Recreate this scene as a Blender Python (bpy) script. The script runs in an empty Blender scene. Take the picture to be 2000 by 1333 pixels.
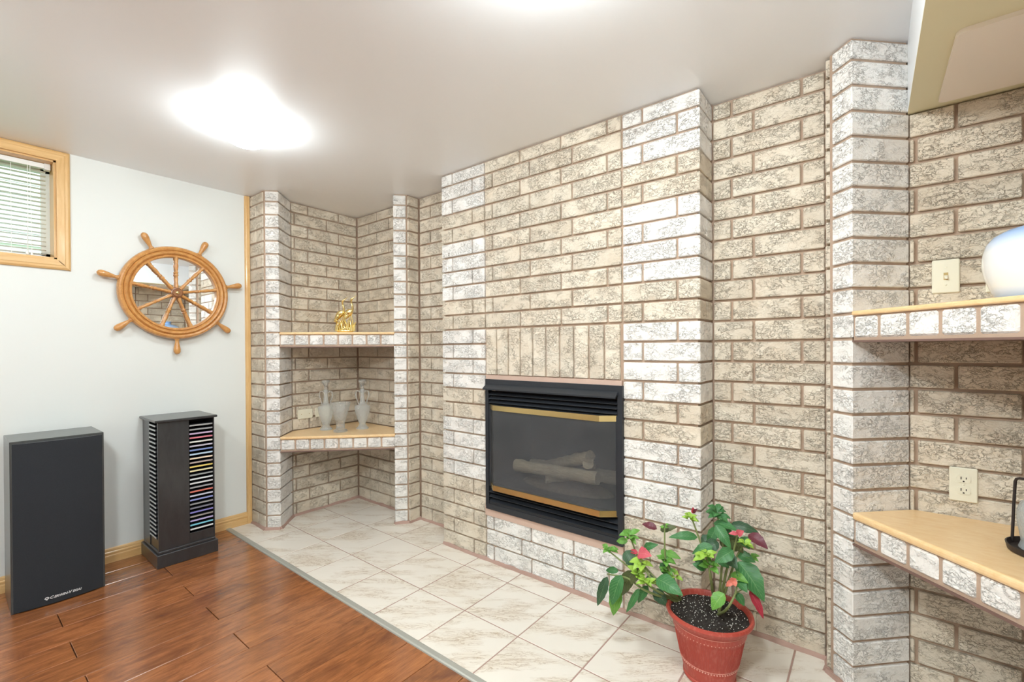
import bpy, bmesh, math, random
from mathutils import Vector, Matrix

random.seed(7)
sc = bpy.context.scene
COL = sc.collection
PI = math.pi

# ------------------------------------------------------------------ camera
H = 2.314                      # ceiling height, 26 courses of brick
pitch, roll, yaw = -0.0050, -0.0056, 0.6691
fw = Vector((-math.sin(yaw)*math.cos(pitch), math.cos(yaw)*math.cos(pitch), math.sin(pitch)))
rt = Vector((math.cos(yaw), math.sin(yaw), 0.0))
up = rt.cross(fw)
cr, sr = math.cos(roll), math.sin(roll)
rt, up = cr*rt + sr*up, cr*up - sr*rt
cam_data = bpy.data.cameras.new('camera')
cam = bpy.data.objects.new('camera', cam_data); COL.objects.link(cam)
m = Matrix.Identity(4)
for i in range(3):
    m[i][0], m[i][1], m[i][2] = rt[i], up[i], -fw[i]
m[0][3], m[1][3], m[2][3] = 0.0, 0.0, 1.2297
cam.matrix_world = m
cam_data.sensor_fit = 'HORIZONTAL'; cam_data.sensor_width = 36
cam_data.lens = 887.63/2000*36
cam_data.shift_y = 0.0092
cam_data.clip_start = 0.02
sc.camera = cam

# ------------------------------------------------------------------ daylight and exposure
world = bpy.data.worlds.new('daylight'); sc.world = world
world.use_nodes = True
wn = world.node_tree.nodes; wn.clear()
wo = wn.new('ShaderNodeOutputWorld'); wb = wn.new('ShaderNodeBackground')
wb.inputs[0].default_value = (0.80, 0.92, 1.0, 1); wb.inputs[1].default_value = 2.2
world.node_tree.links.new(wb.outputs[0], wo.inputs[0])
sc.view_settings.view_transform = 'Standard'
sc.view_settings.look = 'None'
sc.view_settings.gamma = 1.0
sc.view_settings.use_curve_mapping = False
sc.view_settings.exposure = 0.42
LAMP_W = 66.0                  # emission strength of the frosted lamp domes

# ------------------------------------------------------------------ materials
def srgb(r, g, b):
    f = lambda c: (c/255/12.92) if c/255 <= 0.04045 else ((c/255+0.055)/1.055)**2.4
    return (f(r), f(g), f(b), 1.0)

class NT:
    """short-hand for building a node tree"""
    def __init__(s, name):
        s.mat = bpy.data.materials.new(name); s.mat.use_nodes = True
        s.t = s.mat.node_tree; s.t.nodes.clear()
        s.out = s.n('ShaderNodeOutputMaterial')
        s.b = s.n('ShaderNodeBsdfPrincipled')
        s.l(s.b.outputs[0], s.out.inputs[0])
    def n(s, typ, **kw):
        nd = s.t.nodes.new(typ)
        for k, v in kw.items(): setattr(nd, k, v)
        return nd
    def l(s, a, b): s.t.links.new(a, b)
    def set(s, **kw):
        for k, v in kw.items(): s.b.inputs[k.replace('_', ' ')].default_value = v
        return s
    def pos(s, scale=(1, 1, 1), rnd=0.0, rot=0.0):
        g = s.n('ShaderNodeNewGeometry'); src = g.outputs['Position']
        if rnd:
            oi = s.n('ShaderNodeObjectInfo')
            mu = s.n('ShaderNodeMath', operation='MULTIPLY'); mu.inputs[1].default_value = rnd
            s.l(oi.outputs['Random'], mu.inputs[0])
            ad = s.n('ShaderNodeVectorMath', operation='ADD')
            s.l(src, ad.inputs[0]); s.l(mu.outputs[0], ad.inputs[1]); src = ad.outputs[0]
        mp = s.n('ShaderNodeMapping'); mp.inputs['Scale'].default_value = scale
        if rot:      # turn first, then stretch
            rm = s.n('ShaderNodeMapping'); rm.inputs['Rotation'].default_value = (0, 0, rot); s.l(src, rm.inputs[0]); src = rm.outputs[0]
        s.l(src, mp.inputs[0]); return mp.outputs[0]
    def noise(s, vec, scale, detail=3, rough=0.55, dist=0.0):
        nz = s.n('ShaderNodeTexNoise')
        nz.inputs['Scale'].default_value = scale; nz.inputs['Detail'].default_value = detail
        nz.inputs['Roughness'].default_value = rough; nz.inputs['Distortion'].default_value = dist
        s.l(vec, nz.inputs['Vector']); return nz.outputs['Fac']
    def ramp(s, fac, stops):
        r = s.n('ShaderNodeValToRGB'); e = r.color_ramp.elements
        while len(e) < len(stops): e.new(0.5)
        for i, (p, c) in enumerate(stops):
            e[i].position = p
            e[i].color = c if hasattr(c, '__len__') else (c, c, c, 1)
        s.l(fac, r.inputs[0]); return r.outputs[0]
    def math(s, op, a, b=None):
        nd = s.n('ShaderNodeMath', operation=op)
        for i, v in enumerate((a, b)):
            if v is None: continue
            if isinstance(v, (int, float)): nd.inputs[i].default_value = v
            else: s.l(v, nd.inputs[i])
        return nd.outputs[0]
    def mix(s, fac, a, b, mode='MIX'):
        nd = s.n('ShaderNodeMix', data_type='RGBA', blend_type=mode)
        for idx, v in ((0, fac), (6, a), (7, b)):
            if isinstance(v, (int, float)): nd.inputs[idx].default_value = v
            elif isinstance(v, tuple): nd.inputs[idx].default_value = v
            else: s.l(v, nd.inputs[idx])
        return nd.outputs[2]
    def random(s): return s.n('ShaderNodeObjectInfo').outputs['Random']
    def color(s, c):
        if isinstance(c, tuple): s.b.inputs['Base Color'].default_value = c
        else: s.l(c, s.b.inputs['Base Color'])
        return s
    def bump(s, h, strength=0.5, dist=0.01):
        bp = s.n('ShaderNodeBump'); bp.inputs['Strength'].default_value = strength
        bp.inputs['Distance'].default_value = dist
        s.l(h, bp.inputs['Height']); s.l(bp.outputs[0], s.b.inputs['Normal']); return s

def plain(name, c, rough=0.5, metal=0.0, spec=0.5):
    t = NT(name); t.color(c); t.set(Roughness=rough, Metallic=metal); t.b.inputs['Specular IOR Level'].default_value = spec
    return t.mat

def brick_mat(name, base, alt, var):
    t = NT(name)
    p = t.pos((1, 1, 1.5))
    blot = t.noise(t.pos(), 9, 4)
    c = t.mix(t.ramp(blot, [(0.35, 0.0), (0.7, 1.0)]), base, alt)
    rv = t.math('MULTIPLY_ADD', t.random(), var); 
    nd = rv.node; nd.inputs[2].default_value = 1 - var/2
    c = t.mix(1.0, c, rv, 'MULTIPLY')
    t.color(c)
    # torn crust: small plates with sharp rims in patches, plus fine grain
    rug = t.ramp(t.noise(p, 12, 2), [(0.40, 0.15), (0.56, 1.0)])
    c1 = t.ramp(t.noise(p, 38, 6, 0.66, 0.25), [(0.485, 0.0), (0.525, 1.0)])
    c2 = t.ramp(t.noise(p, 62, 4, 0.6, 0.3), [(0.50, 0.0), (0.55, 1.0)])
    h = t.math('MULTIPLY', rug, t.math('ADD', t.math('MULTIPLY', c1, 0.65), t.math('MULTIPLY', c2, 0.35)))
    h = t.math('ADD', h, t.math('MULTIPLY', t.noise(p, 150, 3), 0.12))
    t.bump(h, 1.0, 0.0058)
    t.set(Roughness=0.85); t.b.inputs['Specular IOR Level'].default_value = 0.25
    return t.mat

def wood_mat(name, c1, c2, scale, rough=0.45, rnd=0.0, dark=None, coat=0.0, bump=0.05):
    t = NT(name)
    p = t.pos(scale, rnd)
    a = t.noise(p, 6, 5, 0.6, 0.8)
    c = t.mix(t.ramp(a, [(0.32, 0.0), (0.68, 1.0)]), c1, c2)
    b = t.noise(p, 30, 3, 0.6)
    c = t.mix(t.ramp(b, [(0.4, 0.0), (0.75, 0.35)]), c, dark or c2)
    if rnd:
        rv = t.math('MULTIPLY_ADD', t.random(), 0.3); rv.node.inputs[2].default_value = 0.85
        c = t.mix(1.0, c, rv, 'MULTIPLY')
    t.color(c); t.set(Roughness=rough)
    if coat: t.b.inputs['Coat Weight'].default_value = coat; t.b.inputs['Coat Roughness'].default_value = 0.12
    if bump: t.bump(b, bump, 0.002)
    return t.mat

M = {}
M['brick'] = brick_mat('beige crinkled brick', srgb(231, 219, 200), srgb(220, 204, 182), 0.14)
M['brick_white'] = brick_mat('whitish crinkled brick', srgb(250, 246, 240), srgb(243, 236, 228), 0.06)
t = NT('pinkish brown mortar'); p = t.pos()
t.color(t.mix(t.noise(p, 14, 3), srgb(192, 166, 144), srgb(174, 147, 126))); t.set(Roughness=0.9); t.bump(t.noise(p, 160, 3), 0.4, 0.002); M['mortar'] = t.mat
t = NT('smooth pink mortar sill'); p = t.pos()
t.color(t.mix(t.noise(p, 10, 3), srgb(212, 182, 164), srgb(200, 168, 150))); t.set(Roughness=0.85); t.bump(t.noise(p, 60, 3), 0.25, 0.003); M['sill'] = t.mat
t = NT('pink grout fillet'); p = t.pos()
t.color(t.mix(t.noise(p, 18, 3), srgb(186, 154, 140), srgb(168, 134, 121))); t.set(Roughness=0.85); t.bump(t.noise(p, 90, 3), 0.4, 0.003); M['fillet'] = t.mat
t = NT('pale green white wall paint'); p = t.pos()
t.color(t.mix(t.noise(p, 2, 2), srgb(231, 232, 227), srgb(228, 229, 224))); t.set(Roughness=0.6); t.bump(t.noise(p, 220, 2), 0.05, 0.001); M['wall'] = t.mat
t = NT('satin ceiling paint'); p = t.pos()
t.color(t.mix(t.noise(p, 1.5, 2), srgb(248, 250, 252), srgb(245, 247, 249))); t.set(Roughness=0.34); t.bump(t.noise(p, 30, 3), 0.03, 0.002); M['ceiling'] = t.mat
t = NT('cream bulkhead paint'); p = t.pos()
t.color(t.mix(t.noise(p, 2, 2), srgb(236, 230, 196), srgb(233, 226, 190))); t.set(Roughness=0.5); M['bulkhead'] = t.mat
M['panel'] = plain('beige painted panel', srgb(248, 238, 224), 0.5)
M['pine'] = wood_mat('varnished pine along y', srgb(230, 190, 132), srgb(216, 170, 108), (9, 1, 9), 0.4, coat=0.2)
M['pine_v'] = wood_mat('varnished pine upright', srgb(230, 190, 132), srgb(216, 170, 108), (9, 9, 1), 0.4, coat=0.2)
M['shelf'] = wood_mat('varnished pine shelf', srgb(248, 214, 164), srgb(240, 198, 142), (3, 8, 8), 0.4, coat=0.3)
M['oak'] = wood_mat('golden brown turned wood', srgb(216, 160, 92), srgb(190, 128, 66), (8, 5, 5), 0.3, dark=srgb(160, 100, 48), coat=0.4)
M['oak_dark'] = wood_mat('brown turned wood', srgb(150, 98, 56), srgb(124, 76, 42), (8, 5, 5), 0.35, coat=0.3)
# red-brown laminate planks, glossy, each plank with its own tone and figure
t = NT('red brown laminate'); p = t.pos((9, 1.1, 1), 7.0); p2 = t.pos((2.2, 1.0, 1), 7.0)
a = t.noise(p, 5, 6, 0.65, 0.35)
c = t.mix(t.ramp(a, [(0.3, 0.0), (0.7, 1.0)]), srgb(132, 78, 44), srgb(180, 114, 66))
blot = t.noise(p2, 3.2, 4, 0.6, 1.5)
c = t.mix(t.ramp(blot, [(0.50, 0.0), (0.72, 0.7)]), c, srgb(98, 54, 34))
b = t.noise(t.pos((16, 0.8, 1), 7.0), 26, 5, 0.7)
c = t.mix(t.ramp(b, [(0.46, 0.0), (0.72, 0.7)]), c, srgb(104, 56, 32))
rv = t.math('MULTIPLY_ADD', t.random(), 0.25); rv.node.inputs[2].default_value = 0.88
c = t.mix(1.0, c, rv, 'MULTIPLY'); t.color(c); t.set(Roughness=0.22); t.b.inputs['Coat Weight'].default_value = 0.6; t.b.inputs['Coat Roughness'].default_value = 0.16; t.bump(b, 0.04, 0.001)
M['laminate'] = t.mat
M['underlay'] = plain('plank joint', srgb(104, 62, 40), 0.8)
# cream tiles with brown veining
t = NT('cream veined tile'); 
p = t.pos((0.9, 4.6, 1), 9.0, -0.62); base = t.mix(t.noise(t.pos((1, 1, 1), 9.0), 5, 3), srgb(240, 232, 220), srgb(230, 220, 206))
v1 = t.noise(p, 6.5, 6, 0.7, 2.2)
vein = t.ramp(t.math('ABSOLUTE', t.math('SUBTRACT', v1, 0.5)), [(0.0, 1.0), (0.035, 0.0)])
msk = t.ramp(t.noise(t.pos((0.8, 2.6, 1), 9.0, -0.62), 4.5, 4), [(0.47, 0.0), (0.62, 1.0)])
c = t.mix(t.math('MULTIPLY', vein, msk), base, srgb(160, 130, 98))
c = t.mix(t.math('MULTIPLY', msk, 0.22), c, srgb(206, 184, 152)); t.color(c)
t.set(Roughness=0.32); t.bump(t.noise(p, 20, 4), 0.06, 0.002); M['tile'] = t.mat
M['grout'] = plain('pinkish brown grout', srgb(172, 140, 128), 0.85)
M['strip'] = plain('grey green metal strip', srgb(178, 176, 166), 0.42, 0.3)
M['screw'] = plain('bright screw head', srgb(190, 186, 176), 0.3, 0.8)
M['black_vinyl'] = wood_mat('black ash vinyl', srgb(52, 54, 54), srgb(66, 68, 67), (5, 5, 1.2), 0.32, coat=0.35, bump=0.06)
t = NT('black speaker cloth'); p = t.pos()
t.color(t.mix(t.noise(p, 600, 2), srgb(18, 21, 26), srgb(38, 42, 48))); t.set(Roughness=0.85); t.bump(t.noise(p, 700, 2), 0.4, 0.002); t.b.inputs['Sheen Weight'].default_value = 0.15; M['cloth'] = t.mat
M['silver'] = plain('silver lettering', srgb(214, 216, 218), 0.35, 0.3)
M['black_paint'] = wood_mat('black painted wood', srgb(38, 38, 40), srgb(50, 50, 52), (4, 4, 1), 0.36, coat=0.5, bump=0.06)
M['dark_inside'] = plain('black interior', srgb(16, 16, 17), 0.6)
M['case'] = plain('smoky plastic case', srgb(60, 60, 64), 0.25)
M['metal_black'] = plain('black painted steel', srgb(44, 47, 52), 0.38, 0.1)
M['firebox'] = plain('sooty firebox steel', srgb(48, 50, 52), 0.7)
M['brass'] = plain('polished brass', srgb(226, 202, 142), 0.24, 1.0)
M['gold'] = plain('gold plated casting', srgb(250, 228, 160), 0.18, 1.0)
M['ivory'] = plain('ivory plastic', srgb(240, 234, 212), 0.35)
M['ivory_dark'] = plain('aged ivory plastic', srgb(196, 168, 110), 0.4)
M['slot'] = plain('dark slot', srgb(40, 34, 28), 0.6)
M['white_plastic'] = plain('white blind plastic', srgb(244, 244, 240), 0.35)
M['vinyl'] = plain('white vinyl window', srgb(236, 238, 234), 0.4)
M['iron'] = plain('dark brown wrought iron', srgb(58, 50, 48), 0.5, 0.4)
M['steel_angle'] = plain('brown painted lintel', srgb(120, 92, 82), 0.6)
M['mirror'] = plain('silvered mirror', (0.92, 0.93, 0.93, 1), 0.01, 1.0)
M['perlite'] = plain('white perlite', srgb(226, 222, 212), 0.8)
t = NT('dark potting soil'); p = t.pos()
t.color(t.mix(t.noise(p, 120, 4), srgb(24, 20, 18), srgb(58, 48, 42))); t.set(Roughness=0.95); t.bump(t.noise(p, 90, 4), 1.0, 0.008); M['soil'] = t.mat
t = NT('terracotta red plastic'); p = t.pos((1, 1, 0.25))
t.color(t.mix(t.ramp(t.noise(p, 120, 3), [(0.5, 0.0), (0.8, 0.5)]), srgb(172, 66, 52), srgb(206, 128, 110))); t.set(Roughness=0.45); M['pot'] = t.mat
M['pot_pale'] = plain('rubbed pale relief', srgb(224, 164, 148), 0.5)
t = NT('ceramic log'); p = t.pos((1.5, 6, 6))
t.color(t.mix(t.noise(p, 18, 4), srgb(236, 220, 194), srgb(176, 158, 134))); t.set(Roughness=0.95); t.bump(t.noise(p, 30, 4), 1.0, 0.01); M['log'] = t.mat
t = NT('ember bed'); p = t.pos()
t.color(t.mix(t.noise(p, 60, 3), srgb(136, 122, 108), srgb(80, 72, 66))); t.set(Roughness=0.95); t.bump(t.noise(p, 60, 3), 1.0, 0.01); M['ember'] = t.mat
# porcelain with pale blue bands at shoulder and foot
t = NT('white porcelain with pale blue bands')
g = t.n('ShaderNodeTexCoord'); sx = t.n('ShaderNodeSeparateXYZ'); t.l(g.outputs['Object'], sx.inputs[0])
hz = t.math('DIVIDE', sx.outputs[2], 0.215)
bl, wh = srgb(150, 188, 236), srgb(244, 244, 242)
t.color(t.ramp(hz, [(0.0, bl), (0.2, wh), (0.66, wh), (0.9, bl)])); t.set(Roughness=0.12); M['porcelain'] = t.mat

def leaf_mat(name, c1, c2, vein):
    t = NT(name)
    g = t.n('ShaderNodeTexCoord'); sx = t.n('ShaderNodeSeparateXYZ'); t.l(g.outputs['UV'], sx.inputs[0])
    au = t.math('ABSOLUTE', t.math('SUBTRACT', sx.outputs[0], 0.5))
    ph = t.math('FRACT', t.math('MULTIPLY', t.math('SUBTRACT', sx.outputs[1], t.math('MULTIPLY', au, 0.55)), 9.0))
    sv = t.ramp(t.math('ABSOLUTE', t.math('SUBTRACT', ph, 0.5)), [(0.0, 0.8), (0.10, 0.0)])
    mv = t.ramp(au, [(0.0, 1.0), (0.03, 0.0)])
    c = t.mix(t.noise(t.pos(), 40, 3), c1, c2)
    c = t.mix(t.math('MULTIPLY', t.math('MAXIMUM', sv, mv), 0.6), c, vein)
    t.color(c); t.set(Roughness=0.42)
    # a little light passes through the blade
    tr = t.n('ShaderNodeBsdfTranslucent'); t.l(c, tr.inputs[0])
    ms = t.n('ShaderNodeMixShader'); ms.inputs[0].default_value = 0.2
    t.l(t.b.outputs[0], ms.inputs[1]); t.l(tr.outputs[0], ms.inputs[2]); t.l(ms.outputs[0], t.out.inputs[0])
    t.bump(t.math('MULTIPLY', sv, -1.0), 0.3, 0.002)
    return t.mat
for k, a, b, v in (('green', (70, 132, 70), (50, 106, 58), (140, 180, 120)), ('dark', (62, 98, 66), (48, 80, 54), (120, 148, 104)),
                   ('olive', (92, 100, 56), (74, 86, 48), (128, 132, 84)), ('lime', (112, 168, 66), (90, 148, 58), (168, 204, 110)),
                   ('bright', (170, 206, 80), (146, 190, 66), (206, 226, 130)), ('yellow', (180, 176, 60), (120, 150, 56), (210, 206, 110)),
                   ('pink', (226, 104, 116), (206, 80, 96), (240, 160, 150)), ('coral', (240, 140, 118), (226, 116, 100), (250, 180, 150)),
                   ('red', (196, 52, 72), (164, 40, 60), (228, 110, 116)), ('maroon', (112, 44, 56), (88, 36, 48), (140, 70, 76))):
    M['leaf_'+k] = leaf_mat('leaf '+k, srgb(*a), srgb(*b), srgb(*v))
M['stem'] = plain('green brown stem', srgb(122, 132, 78), 0.6)

def glass_mat(name, tint, rough, cloud, bumpscale, bstr):
    """cut or crackled glass: clear refracting body mixed with a little frosted scatter"""
    t = NT(name); t.color(tint); t.set(Roughness=rough, IOR=1.45); t.b.inputs['Transmission Weight'].default_value = 1.0
    v = t.n('ShaderNodeTexVoronoi', feature='DISTANCE_TO_EDGE'); v.inputs['Scale'].default_value = bumpscale
    t.l(t.pos(), v.inputs['Vector']); t.bump(v.outputs['Distance'], bstr, 0.004)
    tp = t.n('ShaderNodeBsdfTransparent'); tp.inputs[0].default_value = tint
    m1 = t.n('ShaderNodeMixShader'); m1.inputs[0].default_value = 0.38
    t.l(t.b.outputs[0], m1.inputs[1]); t.l(tp.outputs[0], m1.inputs[2])
    df = t.n('ShaderNodeBsdfDiffuse'); df.inputs[0].default_value = (0.85, 0.88, 0.88, 1)
    m2 = t.n('ShaderNodeMixShader'); m2.inputs[0].default_value = cloud
    t.l(m1.outputs[0], m2.inputs[1]); t.l(df.outputs[0], m2.inputs[2]); t.l(m2.outputs[0], t.out.inputs[0])
    return t.mat
M['glass_cut'] = glass_mat('cut clear glass', (0.97, 0.98, 0.98, 1), 0.02, 0.14, 70, 1.0)
M['glass_crackle'] = glass_mat('crackled clear glass', (0.96, 0.98, 0.98, 1), 0.03, 0.24, 110, 1.0)
# plain thin window pane
t = NT('window pane'); tp = t.n('ShaderNodeBsdfTransparent'); tp.inputs[0].default_value = (0.94, 0.97, 0.95, 1)
gl = t.n('ShaderNodeBsdfGlossy'); gl.inputs['Roughness'].default_value = 0.02
ms = t.n('ShaderNodeMixShader'); ms.inputs[0].default_value = 0.06
t.l(tp.outputs[0], ms.inputs[1]); t.l(gl.outputs[0], ms.inputs[2]); t.l(ms.outputs[0], t.out.inputs[0]); M['pane'] = t.mat
# smoky fireplace glass behind a fine mesh screen
t = NT('smoky fireplace glass'); t.color(srgb(120, 121, 124)); t.set(Roughness=0.2)
tp = t.n('ShaderNodeBsdfTransparent'); tp.inputs[0].default_value = (0.88, 0.88, 0.86, 1)
ms = t.n('ShaderNodeMixShader')
t.l(t.ramp(t.noise(t.pos(), 4, 4, 0.6, 1.0), [(0.3, 0.80), (0.75, 0.68)]), ms.inputs[0])
t.l(t.b.outputs[0], ms.inputs[1]); t.l(tp.outputs[0], ms.inputs[2]); t.l(ms.outputs[0], t.out.inputs[0]); M['fire_glass'] = t.mat
# lit frosted dome
def lamp_mat(power):
    t = NT('lit frosted glass dome'); em = t.n('ShaderNodeEmission'); em.inputs[0].default_value = (0.87, 0.965, 1.0, 1); em.inputs[1].default_value = LAMP_W*power
    t.l(em.outputs[0], t.out.inputs[0]); return t.mat
M['lamp_base'] = plain('white lamp base', srgb(240, 240, 238), 0.4)
M['siding'] = plain('white house siding', srgb(240, 240, 232), 0.6)
M['foundation'] = plain('grey blue foundation', srgb(120, 140, 150), 0.8)
M['lawn'] = plain('green lawn', srgb(110, 140, 80), 0.9)
t = NT('shrub leaves'); t.color(t.mix(t.noise(t.pos(), 8, 4), srgb(70, 110, 50), srgb(140, 176, 100))); t.set(Roughness=0.8); M['shrub'] = t.mat

# ------------------------------------------------------------------ mesh helpers
class MB:
    def __init__(s): s.v = []; s.f = []; s.uv = None
    def add(s, vs, fs):
        o = len(s.v); s.v += [tuple(v) for v in vs]; s.f += [tuple(i+o for i in f) for f in fs]; return s
    def box(s, x0, x1, y0, y1, z0, z1):
        vs = [(x, y, z) for z in (z0, z1) for y in (y0, y1) for x in (x0, x1)]
        return s.add(vs, [(0, 2, 3, 1), (4, 5, 7, 6), (0, 1, 5, 4), (2, 6, 7, 3), (0, 4, 6, 2), (1, 3, 7, 5)])
    def prism(s, poly, z0, z1):
        n = len(poly); vs = [(x, y, z0) for x, y in poly]+[(x, y, z1) for x, y in poly]
        fs = [tuple(range(n-1, -1, -1)), tuple(range(n, 2*n))]
        fs += [(i, (i+1) % n, n+(i+1) % n, n+i) for i in range(n)]
        return s.add(vs, fs)
    def lathe(s, prof, n=24, c=(0, 0, 0), capb=True, capt=True, flute=None):
        vs = []
        for r, z in prof:
            for i in range(n):
                a = 2*PI*i/n; rr = r*(1+(flute(a, z) if flute else 0))
                vs.append((c[0]+rr*math.cos(a), c[1]+rr*math.sin(a), c[2]+z))
        fs = []
        for j in range(len(prof)-1):
            for i in range(n):
                k = (i+1) % n
                fs.append((j*n+i, j*n+k, (j+1)*n+k, (j+1)*n+i))
        if capb: fs.append(tuple(range(n-1, -1, -1)))
        if capt: fs.append(tuple((len(prof)-1)*n+i for i in range(n)))
        return s.add(vs, fs)
    def tube(s, pts, rad, n=8, closed=False):
        pts = [Vector(p) for p in pts]; N = len(pts)
        if not hasattr(rad, '__len__'): rad = [rad]*N
        vs = []; nrm = None
        for i, p in enumerate(pts):
            if closed: d = pts[(i+1) % N]-pts[i-1]
            else: d = pts[min(i+1, N-1)]-pts[max(i-1, 0)]
            d.normalize()
            if nrm is None:
                nrm = d.orthogonal().normalized()
            else:
                nrm = (nrm - d*nrm.dot(d))
                if nrm.length < 1e-6: nrm = d.orthogonal()
                nrm.normalize()
            bn = d.cross(nrm)
            for k in range(n):
                a = 2*PI*k/n; q = p+(nrm*math.cos(a)+bn*math.sin(a))*rad[i]; vs.append(q)
        fs = []
        for i in range(N if closed else N-1):
            j = (i+1) % N
            for k in range(n):
                l = (k+1) % n; fs.append((i*n+k, i*n+l, j*n+l, j*n+k))
        if not closed:
            fs.append(tuple(range(n-1, -1, -1))); fs.append(tuple((N-1)*n+k for k in range(n)))
        return s.add(vs, fs)
    def sphere(s, c, r, nu=16, nv=10, sc3=(1, 1, 1)):
        prof = [(max(1e-4, math.sin(PI*j/nv))*r, -math.cos(PI*j/nv)*r) for j in range(nv+1)]
        b = MB().lathe(prof, nu); 
        return s.add([(c[0]+x*sc3[0], c[1]+y*sc3[1], c[2]+z*sc3[2]) for x, y, z in b.v], b.f)
    def xf(s, mat):
        s.v = [tuple(mat @ Vector(v)) for v in s.v]; return s
    def shift(s, d): s.v = [(a+d[0], b+d[1], c+d[2]) for a, b, c in s.v]; return s
    def mesh(s, name, smooth=None):
        me = bpy.data.meshes.new(name); me.from_pydata(s.v, [], s.f)
        if smooth is not None:
            me.polygons.foreach_set('use_smooth', [True]*len(me.polygons))
            me.set_sharp_from_angle(angle=math.radians(smooth))
        me.update(); return me

def obj(name, mb, mat, parent=None, smooth=None, loc=None, rotz=0.0, label=None):
    me = mb.mesh(name, smooth) if isinstance(mb, MB) else mb
    if mat is not None and not me.materials: me.materials.append(M[mat] if isinstance(mat, str) else mat)
    o = bpy.data.objects.new(name, me); COL.objects.link(o)
    if parent is not None: o.parent = parent
    if loc is not None: o.location = loc
    if rotz: o.rotation_euler = (0, 0, rotz)
    if label: o['label'] = label
    return o
def tag(o, label, cat, group=None):
    o['label'] = label; o['category'] = cat
    if group: o['group'] = group
    return o
def thing(name, label, cat, loc=(0, 0, 0), rotz=0.0, group=None):
    o = bpy.data.objects.new(name, None); COL.objects.link(o)
    o.location = loc; o.rotation_euler = (0, 0, rotz); o.empty_display_size = 0.05
    return tag(o, label, cat, group)
def struct(name, mb, mat, label=None, smooth=None):
    o = obj(name, mb, mat, None, smooth); o['kind'] = 'structure'
    if label: o['label'] = label
    return o

def chamfer_box(l, d, h, c):
    """box centred on the origin with every edge chamfered: 44 triangles"""
    X, Y, Z = l/2, d/2, h/2
    vs = []; idx = {}
    for sx in (-1, 1):
        for sy in (-1, 1):
            for sz in (-1, 1):
                for ax in range(3):
                    q = [sx*(X-c), sy*(Y-c), sz*(Z-c)]; q[ax] = (sx*X, sy*Y, sz*Z)[ax]
                    idx[(sx, sy, sz, ax)] = len(vs); vs.append(tuple(q))
    fs = []
    def face(ids): fs.append(tuple(ids))
    for ax in range(3):
        o1, o2 = [a for a in range(3) if a != ax]
        for sg in (-1, 1):
            loop = []
            for a, b in ((-1, -1), (1, -1), (1, 1), (-1, 1)):
                k = [0, 0, 0]; k[ax] = sg; k[o1] = a; k[o2] = b; loop.append(idx[tuple(k)+(ax,)])
            flip = (sg > 0) == (ax == 1)
            face(loop[::-1] if flip else loop)
    for ax in range(3):
        o1, o2 = [a for a in range(3) if a != ax]
        for a in (-1, 1):
            for b in (-1, 1):
                k0 = [0, 0, 0]; k0[ax] = -1; k0[o1] = a; k0[o2] = b
                k1 = list(k0); k1[ax] = 1
                loop = [idx[tuple(k0)+(o1,)], idx[tuple(k1)+(o1,)], idx[tuple(k1)+(o2,)], idx[tuple(k0)+(o2,)]]
                face(loop)
    for sx in (-1, 1):
        for sy in (-1, 1):
            for sz in (-1, 1):
                loop = [idx[(sx, sy, sz, a)] for a in range(3)]
                face(loop)
    b = MB(); b.add(vs, fs)
    # make every face point outwards (the box is convex and centred)
    out = []
    for f in b.f:
        p = [Vector(b.v[i]) for i in f]; cen = sum(p, Vector())/len(p)
        nrm = (p[1]-p[0]).cross(p[2]-p[0])
        out.append(f if nrm.dot(cen) > 0 else f[::-1])
    b.f = out
    return b

_cache = {}
def piece(name, parent, l, d, h, loc, rotz, mat, c=0.003, jit=0.0):
    key = (name, round(l, 3), round(d, 3), round(h, 3), mat, c)
    if key not in _cache:
        me = chamfer_box(key[1], key[2], key[3], c).mesh(name); me.materials.append(M[mat]); _cache[key] = me
    o = bpy.data.objects.new(name, _cache[key]); COL.objects.link(o); o.parent = parent
    o.location = loc; o.rotation_euler = (random.uniform(-jit, jit), random.uniform(-jit, jit), rotz)
    return o

# ================================================================== the room
XW, XR, YB = -3.467, 0.79, 2.157       # left wall, right wall, brick back wall
YC, CX0, CX1 = 1.972, -2.117, -0.559   # chimney breast face and edges
XN = -3.333                            # brick lining on the left side of the corner niche
MID = -2.676                           # x -> MID - x mirrors the left niche to the right one
YS = -2.6                              # wall behind the camera
RAKE = 0.0135                           # joints are raked back this far
CO, Z0, BH = 0.0893, 0.010, 0.079      # course height, first bed, brick height

# ---- floor: planks and tiles are pieces of it
floor = struct('floor', MB().box(XW-0.1, XR+0.1, YS-0.1, YB+0.15, -0.06, -0.012), 'underlay')
PW = 0.1625
def plank(x, w, y0, y1):
    piece('plank', floor, w-0.0030, y1-y0-0.0026, 0.012, (x+w/2, (y0+y1)/2, -0.006), 0, 'laminate', 0.0016)
row = 0
x = -2.985-3*PW
while x < XR:
    x0, x1 = max(x, XW), min(x+PW, XR)
    y = 0.787 if row % 2 == 0 else 0.338
    cuts = [1.214]
    while y > YS: cuts.append(y); y -= 0.894
    cuts.append(YS)
    for a, b in zip(cuts[1:], cuts[:-1]): plank(x0, x1-x0, a, b)
    x += PW; row += 1
obj('grout_bed', MB().box(XW, XR, 1.226, YB+0.01, -0.0125, -0.0016), 'grout', floor)
TP = 0.3135
xs = [XW]+[-3.065+TP*i for i in range(13)]
xs = [v for v in xs if v < XR-0.05]+[XR]
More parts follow.
